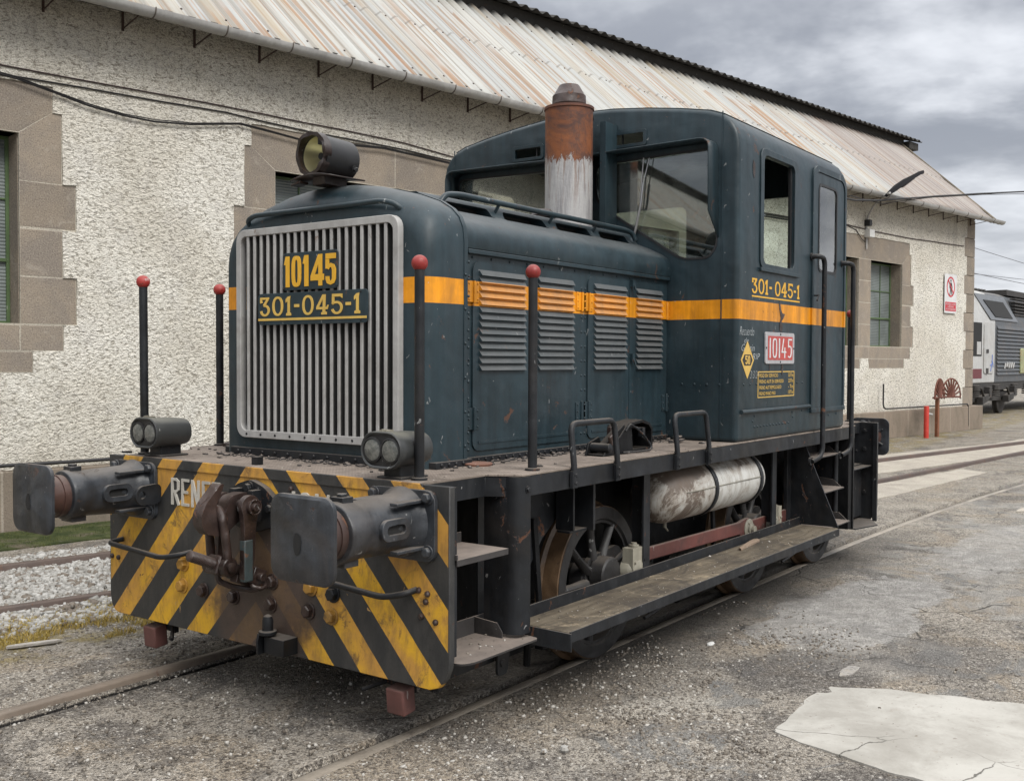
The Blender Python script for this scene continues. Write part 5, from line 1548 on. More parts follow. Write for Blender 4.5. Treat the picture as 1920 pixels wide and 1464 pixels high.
# -- air tank with straps
for s in (-1, 1):
    TY, TZ, TR = s*1.0, .885, .178
    mb = MB(); mb.lathe((2.12, TY, TZ), (1, 0, 0), [(0, .03), (.012, .085), (.05, .135), (.11, .168), (.16, TR), (.84, TR), (.842, TR+.003), (.856, TR+.003), (.858, TR), (1.36, TR), (1.41, .168), (1.47, .135), (1.51, .085), (1.522, .03)], 40)
    tk = mb.build('air_tank', m_tank, LOCO, ang=30)
    mb = MB(); mb.cyl((2.36, TY, TZ-TR+.005), (2.36, TY, TZ-TR-.035), .012, 8); mb.tube([(2.36, TY, TZ-TR-.03), (2.40, TY, TZ-TR-.06)], .006, 6); mb.tube([(2.28, TY-s*-.0, TZ), (2.30, TY, TZ)], .01, 6)
    mb.tube([(2.30, TY+s*(TR+.001), TZ+.02), (3.48, TY+s*(TR+.001), TZ+.02)], .004, 5)
    mb.build('tank_fittings', m_greybox, tk)
    for x in (2.70, 3.42):
        mb = MB(); n = 22
        V = []; F = []
        path = [(TY+s*(TR+.006)*cos(a), TZ+(TR+.006)*sin(a)) for a in np.linspace(pi*.95, -pi*1.25 if False else -pi*.0+.55-pi*1.45, n)]
        path = [(TY+s*(TR+.006)*cos(a), TZ+(TR+.006)*sin(a)) for a in np.linspace(.95, -pi*.9, n)]
        path = [(TY+s*.135, 1.07)]+path
        for (y, z) in path: V += [(x, y, z), (x+.042, y, z)]
        for i in range(len(path)-1): F.append((2*i, 2*i+1, 2*i+3, 2*i+2))
        mb.add(V, F); o = mb.build('tank_strap', m_dark, tk, ang=50)
        sm = o.modifiers.new('t', 'SOLIDIFY'); sm.thickness = .008; sm.offset = 0

# -- cab
XC, XR = 2.895, 5.0
half = [(1.23, ZD-.001), (1.23, 3.03), (1.226, 3.11), (1.208, 3.19), (1.17, 3.25), (1.11, 3.297), (1.02, 3.33), (.8, 3.372), (.55, 3.41), (.28, 3.44), (0, 3.452)]
prof = half+[(-a, b) for a, b in half[:-1]][::-1]
hin = [(1.20, 1.22), (1.20, 3.02), (1.19, 3.12), (1.14, 3.225), (1.05, 3.285), (.8, 3.335), (.4, 3.385), (0, 3.40)]
pin_ = hin+[(-a, b) for a, b in hin[:-1]][::-1]
mb = MB(); mb.sweep(prof, XC, XR)
cab = mb.build('cab_body', m_blue, LOCO, ang=35)
b = cab.modifiers.new('bevel', 'BEVEL'); b.width = .032; b.segments = 4; b.limit_method = 'ANGLE'; b.angle_limit = radians(60)
cut = []
def cutter(mb): 
    o = mb.build('cut', m_core); cut.append(o)
c1 = MB().sweep(pin_, XC+.03, XR-.03); cutter(c1)
glassF = [(-.165, 2.80), (-.165, 3.055), (-1.068, 3.075), (-1.075, 2.45), (-1.02, 2.378), (-.83, 2.378)]
glassFr = roundpoly(glassF, [.10, .05, .05, .06, .06, .06])
for s in (1, -1):
    gp = [(a*s, b) for a, b in glassFr]
    cutter(MB().plate(gp, [], (XC-.1, 0, 0), (0, 1, 0), (0, 0, 1), .2))
    vp = rrect(*(sorted((-.303*s, -.54*s))), 3.178, 3.25, .008)
    cutter(MB().plate(vp, [], (XC-.1, 0, 0), (0, 1, 0), (0, 0, 1), .2))
    rp = rrect(*(sorted((-.178*s, -1.10*s))), 2.30, 3.06, .07)
    cutter(MB().plate(rp, [], (XR-.1, 0, 0), (0, 1, 0), (0, 0, 1), .2))
    yy = -1.33 if s < 0 else 1.13
    V_ = (0, 0, 1)
    for (x0, x1, z0, z1, rr_) in ((3.29, 3.845, 2.355, 3.08, .05), (4.30, 4.80, 2.30, 3.055, .05)):
        cutter(MB().plate(rrect(x0, x1, z0, z1, rr_), [], (0, yy+.2, 0), (1, 0, 0), (0, 0, 1), .2))
bool_cut(cab, cut)
# glazing
for s in (1, -1):
    gp = [(a*s, b) for a, b in roundpoly([(a+(.012 if a < -.6 else -.0)*-1, b) for a, b in glassF], [.10, .05, .05, .06, .06, .06])]
    MB().plate(gp, [], (XC+.012, 0, 0), (0, 1, 0), (0, 0, 1), .004).build('front_glass', m_glass, cab)
    mb = MB()
    big_ = [(a*s, b) for a, b in roundpoly([(-.152, 2.793), (-.152, 3.068), (-1.078, 3.088), (-1.087, 2.44), (-1.025, 2.365), (-.825, 2.365)], [.11, .06, .06, .07, .07, .07])]
    mb.plate(big_, [[(a*s, b) for a, b in glassFr]], (XC-.004, 0, 0), (0, 1, 0), (0, 0, 1), .010); mb.build('glass_seal', m_lampblack, cab)
    rp = rrect(*(sorted((-.17*s, -1.11*s))), 2.29, 3.07, .07)
    MB().plate(rp, [], (XR-.016, 0, 0), (0, 1, 0), (0, 0, 1), .004).build('rear_glass', m_glass, cab)
    # visor hood round the window
    path = [(-.118, 2.80, .004), (-.118, 2.95, .13), (-.120, 3.06, .15), (-.128, 3.092, .15), (-.15, 3.108, .15), (-.40, 3.115, .15), (-1.02, 3.122, .15), (-1.052, 3.116, .15), (-1.078, 3.095, .15), (-1.085, 3.06, .15), (-1.088, 2.66, .15), (-1.090, 2.50, .004)]
    V = []; F = []
    for (y, z, d_) in path: V += [(XC+.002, y*s, z), (XC-d_, y*s, z)]
    for i in range(len(path)-1): F.append((2*i, 2*i+1, 2*i+3, 2*i+2))
    mb = MB(); mb.add(V, F); o = mb.build('window_visor', m_blue, cab, ang=50)
    sm = o.modifiers.new('t', 'SOLIDIFY'); sm.thickness = .008; sm.offset = 0
    # vent frame
    a, b_ = sorted((-.282*s, -.56*s))
    MB().plate(rrect(a, b_, 3.158, 3.27, .02), [rrect(a+.024, b_-.024, 3.18, 3.248, .008)], (XC-.010, 0, 0), (0, 1, 0), (0, 0, 1), .012).build('vent_frame', m_blue, cab, bevel=.003)
    mb = MB(); mb.box(XC+.02, XC+.03, s*-.36-.004, s*-.36+.004, 3.17, 3.26); mb.build('vent_bar', m_lampblack, cab)
mb = MB(); mb.tube([(XC-.02, -.478, 2.545), (XC-.03, -.535, 2.76), (XC-.028, -.552, 2.90)], .009, 8); mb.tube([(XC-.026, -.552, 2.90), (XC-.015, -.590, 3.065)], .004, 6)
mb.tube([(XC-.012, -.545, 3.07), (XC-.012, -.515, 2.70)], .005, 6)
mb.lathe((XC-.0, -.475, 2.53), (-1, 0, 0), [(0, .018), (.03, .014)], 12); mb.build('windscreen_wiper', m_chrome, cab)
for s in (-1, 1):
    sy = s*1.23
    def sp(out_, holes_, proud, thick):         # side plate standing proud of the cab side
        mb = MB(); mb.plate(out_, holes_, (0, sy+s*proud if s < 0 else sy+s*proud-0, 0), (1, 0, 0), (0, 0, 1), thick if s < 0 else thick)
        if s > 0: mb.v = [(x, y+thick, z) for x, y, z in mb.v]
        return mb
    fr = sp(rrect(3.235, 3.905, 2.315, 3.125, .07), [rrect(3.29, 3.845, 2.355, 3.08, .05)], 0.0, .010)
    fr.box(3.225, 3.925, sy+s*.0, sy+s*.022, 2.30, 2.325)
    fr.build('side_window_frame', m_blue, cab, bevel=.003)
    MB().box(3.815, 3.855, sy-s*.012, sy-s*.03, 2.35, 3.08).build('side_window_channel', m_lampblack, cab)
    # door
    dr = sp(rrect(4.245, 4.915, 1.335, 3.115, [.01, .09, .09, .01]), [rrect(4.345, 4.735, 2.385, 3.03, .05)], .0, .007)
    do = dr.build('cab_door', m_blue, LOCO, bevel=.003)
    mb = sp(rrect(4.205, 4.955, 1.34, 3.165, [.01, .12, .12, .01]), [rrect(4.240, 4.920, 1.33+.02, 3.120, [.005, .095, .095, .005])], 0., .014)
    mb.build('door_frame', m_blue, do, bevel=.004)
    mb = MB(); mb.plate(rrect(4.33, 4.75, 2.37, 3.045, .05), [], (0, sy+s*.001 if s > 0 else sy-.001+.001, 0), (1, 0, 0), (0, 0, 1), .003); mb.build('door_glass', m_glass, do)
    mb = sp(rrect(4.333, 4.747, 2.373, 3.042, .055), [rrect(4.352, 4.728, 2.392, 3.023, .045)], .005, .006); mb.build('door_glass_seal', m_alu if False else m_lampblack, do)
    mb = MB(); mb.box(4.205, 4.96, sy, sy+s*.018, 1.315, 1.345); mb.build('door_sill', m_signgrey if s > 9 else m_blueplain, do, bevel=.003)
    mb = MB(); mb.tube([(4.24, sy, 2.19), (4.245, sy+s*.05, 2.19), (4.19, sy+s*.055, 2.15)], .007, 6); mb.lathe((4.245, sy, 2.30), (0, s, 0), [(0, .012), (.01, .012)], 10); mb.build('door_handle', m_dark, do)
    mb = MB(); mb.tube([(2.945, sy+s*.01, 1.368), (4.18, sy+s*.01, 1.368)], .016, 10, flat=(1, .9)); mb.build('drip_bar', m_blueplain, cab)
    for x in (4.315, 4.978):
        mb = MB(); mb.tube([(x-.11, sy, 2.475), (x-.10, sy+s*.055, 2.478), (x-.02, sy+s*.065, 2.47), (x, sy+s*.065, 2.43), (x, sy+s*.065, 1.04), (x-.03, sy+s*.06, .985), (x-.12, sy+s*.03, .955)], .0185, 12, bend=.04)
        mb.lathe((x-.11, sy, 2.475), (0, s, 0), [(0, .028), (.012, .028)], 12); mb.lathe((x-.12, sy+s*.01, .955), (0, s, 0), [(0, .03), (.014, .03)], 10)
        mb.build('cab_handrail', m_dark, LOCO)
    mb = MB(); riv = [(3.0+.105*i, sy, 1.545) for i in (0, 1, 2, 9, 10)]
    riv += [(3.18+.055*i, sy, 1.262) for i in range(12)]+[(3.15, sy, 1.30), (3.87, sy, 1.30), (4.05, sy, 1.34), (3.18, sy, 1.335), (3.86, sy, 1.335)]
    mb.rivets(riv, (0, s, 0), .0085, .006)
    mb.rivets([(4.45, sy, 1.285), (4.62, sy, 1.285), (4.80, sy, 1.29)], (0, s, 0), .010, .006)
    mb.rivets([(XC, sy+s*-.11, 1.28+.11*i) for i in range(0)], (-1, 0, 0))
    mb.build('cab_rivets', m_blueplain, cab)
mb = MB(); mb.box(XC-.003, XC+.0, -1.119, -1.112, 1.20, 3.31); mb.box(XC-.003, XC, 1.112, 1.119, 1.2, 3.31)
mb.rivets([(XC, -.84-.09*k, 1.545) for k in range(4)], (-1, 0, 0), .009, .006)
mb.build('cab_seam', m_blueplain, cab)
mb = MB(); mb.sweep([(a*1.0+(.006 if a > 0 else -.006), b+.004) for a, b in prof if b > 3.29]+[(a, b-.002) for a, b in prof[::-1] if b > 3.29], XC+.02, XR-.02, caps=True)
mb.build('roof_sheet', m_blueplain, cab)
# cab interior: desk, seat, floor
mb = MB(); mb.box(XC+.05, XC+.55, -.55, .55, 1.23, 2.15); mb.box(3.9, 4.3, .2, .65, 1.6, 1.68); mb.box(4.05, 4.15, .38, .48, 1.23, 1.6); mb.box(4.28, 4.34, .2, .65, 1.68, 2.2)
mb.build('control_desk', steel('dull_green_interior', (.055, .075, .06), .6, .2, .1, .2, dust=.4), cab, bevel=.01)
mb = MB(); mb.tube([(XC+.07, .42, 2.95), (XC+.05, .55, 2.62)], .012, 6); mb.build('interior_post', m_blueplain, cab)
# rust blister and torn paint on the side stripe
mb = MB(); mb.plate([(3.60, 2.12), (3.625, 2.06), (3.65, 2.035), (3.70, 2.03), (3.665, 1.995), (3.635, 1.98), (3.66, 1.94), (3.64, 1.90), (3.60, 1.915), (3.605, 1.97), (3.62, 2.0), (3.60, 2.05), (3.585, 2.09)], [], (0, -1.2315, 0), (1, 0, 0), (0, 0, 1), .001)
mb.plate([(3.12, 3.02), (3.15, 3.0), (3.15, 2.93), (3.135, 2.90), (3.115, 2.93), (3.11, 2.98)], [], (0, -1.2315, 0), (1, 0, 0), (0, 0, 1), .001)
mb.plate([(3.645, 1.68), (3.67, 1.68), (3.67, 1.62), (3.655, 1.60), (3.64, 1.635)], [], (0, -1.2315, 0), (1, 0, 0), (0, 0, 1), .001)
mb.plate([(3.42, 1.68), (3.44, 1.68), (3.438, 1.635), (3.425, 1.63)], [], (0, -1.2315, 0), (1, 0, 0), (0, 0, 1), .001)
mb.build('rust_spots', m_rustiron, cab)
# -- painted numbers and plates on the cab side
YS = -1.2305
mb = MB(); write(mb, '301- 045-1', SLAB, (3.118, YS, 2.148), (1, 0, 0), (0, 0, 1), .102, .10, .858, .0012)
mb.plate([(0, 0), (.86, 0), (.86, .010), (0, .010)], [], (3.118, YS, 2.124), (1, 0, 0), (0, 0, 1), .0012)
mb.build('cab_number', m_yellow, cab)
NP = MB().plate(rrect(3.335, 3.862, 1.682, 1.898, .018), [], (0, YS, 0), (1, 0, 0), (0, 0, 1), .010).build('number_plate', m_signgrey, LOCO, bevel=.003)
MB().plate(rrect(3.375, 3.825, 1.708, 1.872, .006), [], (0, YS-.0105, 0), (1, 0, 0), (0, 0, 1), .001).build('red_field', m_signred, NP)
mb = MB(); write(mb, '10145', THIN, (3.392, YS-.011, 1.722), (1, 0, 0), (0, 0, 1), .135, .10, .418, .002); mb.build('plate_digits', m_white, NP)
mb = MB(); mb.rivets([(3.60, YS-.01, 1.886), (3.60, YS-.01, 1.694), (3.35, YS-.01, 1.79), (3.848, YS-.01, 1.79)], (0, -1, 0), .008, .004); mb.build('plate_screws', m_dark, NP)
DI = MB().plate([(3.055, 1.582), (3.16, 1.706), (3.055, 1.830), (2.95, 1.706)], [], (0, YS, 0), (1, 0, 0), (0, 0, 1), .0015).build('speed_diamond', m_yellow2, LOCO)
mb = MB(); mb.plate([(2.973, 1.706), (3.005, 1.742), (3.105, 1.742), (3.137, 1.706), (3.105, 1.67), (3.005, 1.67)], [], (0, YS-.0015, 0), (1, 0, 0), (0, 0, 1), .0008); mb.build('diamond_band', m_black, DI)
mb = MB(); write(mb, '50', BOLD, (3.017, YS-.0023, 1.677), (1, 0, 0), (0, 0, 1), .058, .10, .078, .0008); mb.build('diamond_digits', m_yellow2, DI)
mb = MB(); mb.plate([(3.23, 1.452), (3.89, 1.452), (3.89, 1.630), (3.23, 1.630)], [[(3.240, 1.459), (3.880, 1.459), (3.880, 1.623), (3.240, 1.623)]], (0, YS, 0), (1, 0, 0), (0, 0, 1), .0012)
TB = mb.build('weight_table', m_yellow2, LOCO)
for i, (a, b_) in enumerate([('PESO EN SERVICIO', '33Tm'), ('FRENO AUT EN SERVICIO', '23Tm'), ('FRENO AUT REMOLCADO', '- Tm'), ('FRENO MANO MAX', '13Tm')]):
    z = 1.590-.0405*i
    btext(a, (3.255, YS, z), (1, 0, 0), (0, 0, 1), .024, 'table_lettering', m_yellow2, TB, width=.0205*len(a), extrude=.0012, offset=.012)
    btext(b_, (3.775, YS, z), (1, 0, 0), (0, 0, 1), .026, 'table_lettering', m_yellow2, TB, width=.095, extrude=.0012, offset=.012)
for txt, x, z, h, w in [('Recuerdo', 2.93, 1.868, .055, .23), ('de', 3.00, 1.818, .034, .07), ('Gentin', 2.96, 1.765, .045, .21), ('RIP', 3.14, 1.71, .04, .12), ('3/3/24', 3.10, 1.585, .05, .15)]:
    o = btext(txt, (x, YS, z), (1, 0, 0), (0, 0, 1), h, 'chalk_writing', m_chalk, cab, width=w, extrude=.0009, shear=.3, offset=-.018)
# -- nose
nh = [(.762, ZD), (.762, 2.28), (.754, 2.35), (.73, 2.405), (.685, 2.45), (.61, 2.494), (.48, 2.54), (.32, 2.58), (.16, 2.602), (0, 2.61)]
npf = nh+[(-a, b) for a, b in nh[:-1]][::-1]
RN = .15; V = []; F = []; L = len(npf); K = 9
for k in range(K+1):
    th = radians(90)*k/K
    x = .41+RN*(1-cos(th)) if k < K else .41+RN
    ins = RN*(1-sin(th))
    for (y, z) in npf:
        zz = ZD+(z-ZD)*((2.61-ins*1.0-ZD)/(2.61-ZD)); V.append((x, y*(.762-ins*.42)/.762, zz))
for (y, z) in npf: V.append((.695, y, z))
for k in range(K+1):
    for i in range(L): F.append((k*L+i, k*L+(i+1) % L, (k+1)*L+(i+1) % L, (k+1)*L+i))
F.append(tuple(range(L))); F.append(tuple((K+1)*L+i for i in range(L)))
mb = MB(); mb.add(V, F); nose = mb.build('nose', m_blue, LOCO, ang=50)
cut = []; cutter(MB().plate(rrect(-.575, .575, 1.295, 2.38, .05), [], (.35, 0, 0), (0, 1, 0), (0, 0, 1), .13)); bool_cut(nose, cut)
mb = MB(); mb.sweep([(a*1.004, b+.004 if b > 1.3 else b) for a, b in npf], .672, .700); mb.build('nose_seam_band', m_blueplain, nose)
mb = MB(); mb.rivets([(.706, -.7655, 1.25+.085*i) for i in range(12)]+[(.682, -.7655, 1.27+.17*i) for i in range(6)], (0, -1, 0), .008, .006); mb.build('seam_rivets', m_blueplain, nose)
mb = MB(); mb.box(.385, .60, -.665, .665, ZD, 1.215); mb.box(.44, .72, -.782, .782, ZD, 1.205)
mb.rivets([(.385, -.6+.1*i, 1.195) for i in range(13)], (-1, 0, 0), .010, .008); mb.rivets([(.48+.055*i, -.782, 1.19) for i in range(4)], (0, -1, 0), .010, .008)
mb.build('nose_base_angle', m_dark, nose, bevel=.003)
# grille
GR = MB().plate(rrect(-.598, .598, 1.272, 2.400, .065), [rrect(-.562, .562, 1.312, 2.362, .04)], (.372, 0, 0), (0, 1, 0), (0, 0, 1), .040).build('radiator_grille', m_alu, LOCO, bevel=.006)
MB().plate(rrect(-.575, .575, 1.30, 2.375, .04), [], (.468, 0, 0), (0, 1, 0), (0, 0, 1), .008).build('radiator_core', m_radiator, GR)
mb = MB(); nb = 20
for i in range(nb):
    y = -.562+1.124*(i+1)/(nb+1)
    zt = 2.362-(.012 if 0 < i < nb-1 else .02); 
    mb.plate([(.386, y-.0095), (.386, y+.0095), (.380, y+.0105), (.376, y+.006), (.376, y-.006), (.380, y-.0105)], [], (0, 0, 1.312), (1, 0, 0), (0, 1, 0), 1.05)
mb.build('grille_bars', m_alu, GR, ang=30)
mb = MB()
for i in range(nb):
    y = -.562+1.124*(i+1)/(nb+1)
    mb.box(.3865, .44, y-.006, y+.006, 1.305, 2.37)
mb.build('grille_fins', m_fin, GR)
mb = MB(); mb.box(.370, .374, -.56, .56, 1.285, 1.30)
mb.v = []; mb.f = []
mb.rivets([(.372, -.52+.115*i, 1.292) for i in range(10)], (-1, 0, 0), .008, .004); mb.build('grille_screws', m_dark, GR)
# front number plates
P1 = MB().plate(rrect(-.205, .205, 2.058, 2.252, .022), [], (.358, 0, 0), (0, 1, 0), (0, 0, 1), .005).build('front_number_plate', m_blueplain, LOCO, bevel=.001)
mb = MB(); write(mb, '10145', BOLD, (.3575, .192, 2.074), (0, -1, 0), (0, 0, 1), .160, .055, .385, .0022); mb.build('plate_digits', m_yellow, P1)
mb = MB(); mb.rivets([(.358, a, b) for a in (-.19, .19) for b in (2.07, 2.24)], (-1, 0, 0), .006, .004); mb.build('plate_screws', m_core, P1)
P2 = MB().plate(rrect(-.412, .396, 1.880, 2.046, .022), [], (.356, 0, 0), (0, 1, 0), (0, 0, 1), .007).build('front_number_plate', m_blueplain, LOCO, bevel=.001)
mb = MB(); write(mb, '301-045-1', SLAB, (.3555, .378, 1.926), (0, -1, 0), (0, 0, 1), .102, .13, .745, .0022)
mb.plate([(0, 0), (.80, 0), (.80, .012), (0, .012)], [], (.3555, .394, 1.902), (0, -1, 0), (0, 0, 1), .0022); mb.build('plate_digits', m_yellow2, P2)
mb = MB(); mb.rivets([(.356, a, b) for a in (-.365, .35) for b in (1.893, 2.034)], (-1, 0, 0), .006, .004); mb.build('plate_screws', m_core, P2)
mb = MB(); mb.tube([(.47, .56, 2.405), (.41, .555, 2.45), (.395, .48, 2.475), (.395, -.47, 2.475), (.41, -.545, 2.455), (.46, -.57, 2.415)], .0135, 12, bend=.05)
mb.lathe((.47, -.57, 2.41), (-.6, 0, .5), [(-.02, .022), (0.01, .022)], 10); mb.build('nose_handrail', m_blueplain, nose)
# headlight
HL = empty('headlight'); HL.parent = LOCO
c = (.385, .0, 2.752); d_ = Vector((-1, .0, .03)).normalized()
mb = MB(); mb.lathe(c, d_, [(-.245, .07), (-.238, .097), (-.225, .108), (0, .108), (.0, .095), (-.02, .095)], 40, cap=False); mb.lathe(Vector(c)-d_*.232, d_, [(0, .10), (.001, .10)], 20)
mb.hexbolt(Vector(c)+Vector((.19, -.105, -.06)), (0, -1, -.3), .014, .018)
mb.build('headlight_barrel', m_lampblack, HL, ang=40)
mb = MB(); V = []; F = []; n = 48
for i in range(n):
    a = 2*pi*i/n; br = 1.0
    inner = .094-.006*max(0, mnoise.noise((cos(a)*2.2, sin(a)*2.2, 5)))*2
    outd = .022+.020*mnoise.noise((cos(a)*1.8, sin(a)*1.8, 1))
    ro = .112+.003*mnoise.noise((cos(a)*3, sin(a)*3, 9))-(.014 if abs(a-3.45) < .14 else 0)
    u = Vector((0, 1, 0)); v = Vector((.03, 0, 1))
    dirv = u*cos(a)+v*sin(a); C = Vector(c)
    for (rr_, dd) in ((inner, -.01), (inner, outd), (ro, outd), (ro+.002, -.02)): V.append(C+dirv*rr_+d_*dd)
for i in range(n):
    j = (i+1) % n
    for k in range(3): F.append((i*4+k, j*4+k, j*4+k+1, i*4+k+1))
mb.add(V, F); mb.build('headlight_rim', m_rustiron, HL, ang=60)
mb = MB(); mb.lathe(Vector(c)-d_*.012, -d_, [(0, .097), (.03, .092), (.07, .078), (.105, .055), (.125, .03), (.13, .004)], 32, cap=False); mb.build('reflector', m_reflect, HL)
mb = MB(); mb.cyl(Vector(c)-d_*.12, Vector(c)-d_*.05, .018, 12); mb.obox(Vector(c)+Vector((.02, -.055, .06)), (.05, 0, 0), (0, .035, 0), (0, 0, .03)); mb.build('lamp_holder', m_core, HL)
mb = MB(); V = []
for i, y in enumerate(np.linspace(-.13, .15, 9)):
    zc_ = 2.640-.016*(y/.14)**2
    V += [(.36, y, zc_+.01), (.63, y, zc_+.015)]
mb.add(V, [(2*i, 2*i+1, 2*i+3, 2*i+2) for i in range(8)]); o = mb.build('headlight_base', m_rustiron, HL); sm = o.modifiers.new('t', 'SOLIDIFY'); sm.thickness = .008
mb = MB(); mb.box(.42, .58, -.045, .045, 2.60, 2.66); mb.obox((.40, .12, 2.612), (.06, 0, 0), (0, .07, -.010), (0, 0, .014)); mb.build('headlight_bracket', m_rustiron, HL, bevel=.004)
# -- hood
hh = [(.722, ZD), (.722, 2.245), (.745, 2.26), (.755, 2.30), (.748, 2.345), (.722, 2.385), (.68, 2.412), (.60, 2.45), (.505, 2.488), (.495, 2.492), (.455, 2.555), (.44, 2.562), (.2, 2.575), (0, 2.58)]
hp = hh+[(-a, b) for a, b in hh[:-1]][::-1]
mb = MB(); mb.sweep(hp, .68, XC+.01)
hood = mb.build('engine_hood', m_blue, LOCO, ang=28)
cut = []
slots = [(.86, 1.26), (1.36, 1.80), (1.90, 2.30), (2.40, 2.78)]
for s in (-1, 1):
    for a, b_ in slots:
        out_ = roundpoly([(a, 2.462), (b_, 2.462), (b_-.02, 2.535), (a+.02, 2.535)], .02, 3)
        cutter(MB().plate(out_, [], (0, s*.40+(.12 if True else 0), 0), (1, 0, 0), (0, 0, 1), .24))
bool_cut(hood, cut)
for s in (-1, 1): MB().box(.75, 2.88, s*.30, s*.385, 2.44, 2.55).build('slot_shadow_box', m_core, hood)  # black box set inside the slots to stand in for their shade
for s in (-1, 1):
    MB().box(.73, XC-.002, s*.722, s*.748, 2.232, 2.256).build('drip_strip', m_blueplain, hood, bevel=.004)
mb = MB(); mb.box(.70, XC-.001, -.742, .742, ZD, 1.205)
mb.rivets([(.76+.06*i, -.742, 1.19) for i in range(35)], (0, -1, 0), .009, .007)
mb.build('hood_base_angle', m_dark, hood, bevel=.003)
for s in (-1, 1):
    mb = MB()
    mb.tube([(.80, s*.49, 2.50), (.84, s*.50, 2.56), (.95, s*.50, 2.575), (2.72, s*.50, 2.572), (2.80, s*.51, 2.555), (2.82, s*.52, 2.51)], .016, 10, bend=.05)
    for x in (1.31, 1.85, 2.35): mb.cyl((x, s*.47, 2.52), (x, s*.50, 2.565), .010, 8)
    mb.build('hood_handrail', m_blueplain, hood)
doors = [(.785, 1.280, .835, 1.237, -1), (1.286, 1.805, 1.36, 1.72, 1), (1.885, 2.372, 1.948, 2.33, -1), (2.378, 2.865, 2.458, 2.80, 1)]
for s in (-1, 1):
    sy = s*.722
    for k, (a, b_, l0, l1, hs) in enumerate(doors):
        rr_ = [.05, .055, .004, .004] if hs > 0 else [.004, .004, .055, .05]
        mb = MB(); mb.plate(rrect(a, b_, 1.235, 2.198, rr_), [], (0, sy if s < 0 else sy+.009, 0), (1, 0, 0), (0, 0, 1), .009)
        d = mb.build('hood_door', m_blue, LOCO, bevel=.003)
        mb = MB(); ys = sy+s*.009
        for i in range(14):
            z0 = 1.640+i*.0372
            mb.add([(l0, ys, z0+.035), (l1, ys, z0+.035), (l1-.004, ys+s*.019, z0+.006), (l0+.004, ys+s*.019, z0+.006), (l0, ys, z0+.003), (l1, ys, z0+.003)],
                   [(0, 1, 2, 3), (3, 2, 5, 4), (0, 3, 4), (1, 5, 2), (0, 4, 5, 1)])
        mb.build('louvres', m_louvre, d, ang=30)
        mb = MB(); mb.box(a+.045, b_-.02 if hs < 0 else b_-.045, ys, ys+s*.004, 1.270, 1.285)
        mb.build('door_crease', m_blueplain, d)
        hx = a if hs < 0 else b_
        for z in (2.045, 1.40) if k != 3 else (2.03, 1.42):
            mb = MB(); mb.box(hx-.055, hx+.045, ys, ys+s*.006, z-.055, z+.055); mb.cyl((hx, ys+s*.010, z-.06), (hx, ys+s*.010, z+.06), .008, 8)
            mb.rivets([(hx+dx, ys+s*.006, z+dz) for dx in (-.04, .032) for dz in (-.04, 0, .04)], (0, s, 0), .006, .005)
            mb.build('hinge', m_blue if z > 1.9 else m_blueplain, d, bevel=.0015)
    mb = MB()
    mb.rivets([(.762, sy, 1.28+.105*i) for i in range(9)]+[(1.825, sy, 1.27+.085*i) for i in range(11)]+[(1.865, sy, 1.27+.085*i) for i in range(11)]+[(.79+.16*i, sy, 2.218) for i in range(13)], (0, s, 0), .0075, .006)
    mb.rivets([(2.878, sy, 1.3+.1*i) for i in range(8)], (0, s, 0), .007, .005)
    mb.build('rivet_rows', m_blueplain, hood)
    for x, z in ((2.40, 2.185), (1.285, 2.188), (2.40, 1.72)):
        MB().obox((x, sy+s*.02, z), (.03, 0, 0), (0, .02, 0), (0, 0, .045)).tube([(x, sy+s*.025, z), (x+.012, sy+s*.035, z-.045)], .008, 6).build('door_latch', m_blueplain, hood)
# -- chimney, breather dome
CH = MB().lathe((2.60, -.125, 2.50), (0, 0, 1), [(0, .162), (.66, .162), (.84, .162), (.885, .163), (.888, .170), (.905, .170), (.908, .14)], 48).build('chimney', m_stack, LOCO, ang=30)
MB().lathe((2.60, -.125, 3.40), (0, 0, 1), [(0, .09), (.02, .09), (.021, .112), (.028, .116), (.085, .113), (.092, .106), (.15, .072), (.158, .066)], 40).build('chimney_cap', m_rustiron, CH, ang=25)
for y in (-.33, .05): MB().box(2.74, 2.893, y, y+.045, 2.55, 3.32).build('chimney_bracket', m_blueplain, CH)
mb = MB()
for z in (3.34, 2.60):
    for yy in (-.235, -.285): mb.lathe((2.60+.162*cos(-1.0 if yy > -.26 else -.7)+.0, -.125+.162*sin(-1.0 if yy > -.26 else -.7), z), (cos(-1.), sin(-1.), 0), [(-.01, .020), (.004, .020)], 12)
mb.build('chimney_holes', m_core, CH)
MB().lathe((1.98, -.34, 2.565), (0, 0, 1), [(0, .05), (.012, .05), (.014, .080), (.028, .083), (.055, .06), (.066, .045), (.070, .02)], 28).build('breather_cap', m_rustiron, LOCO, ang=25)
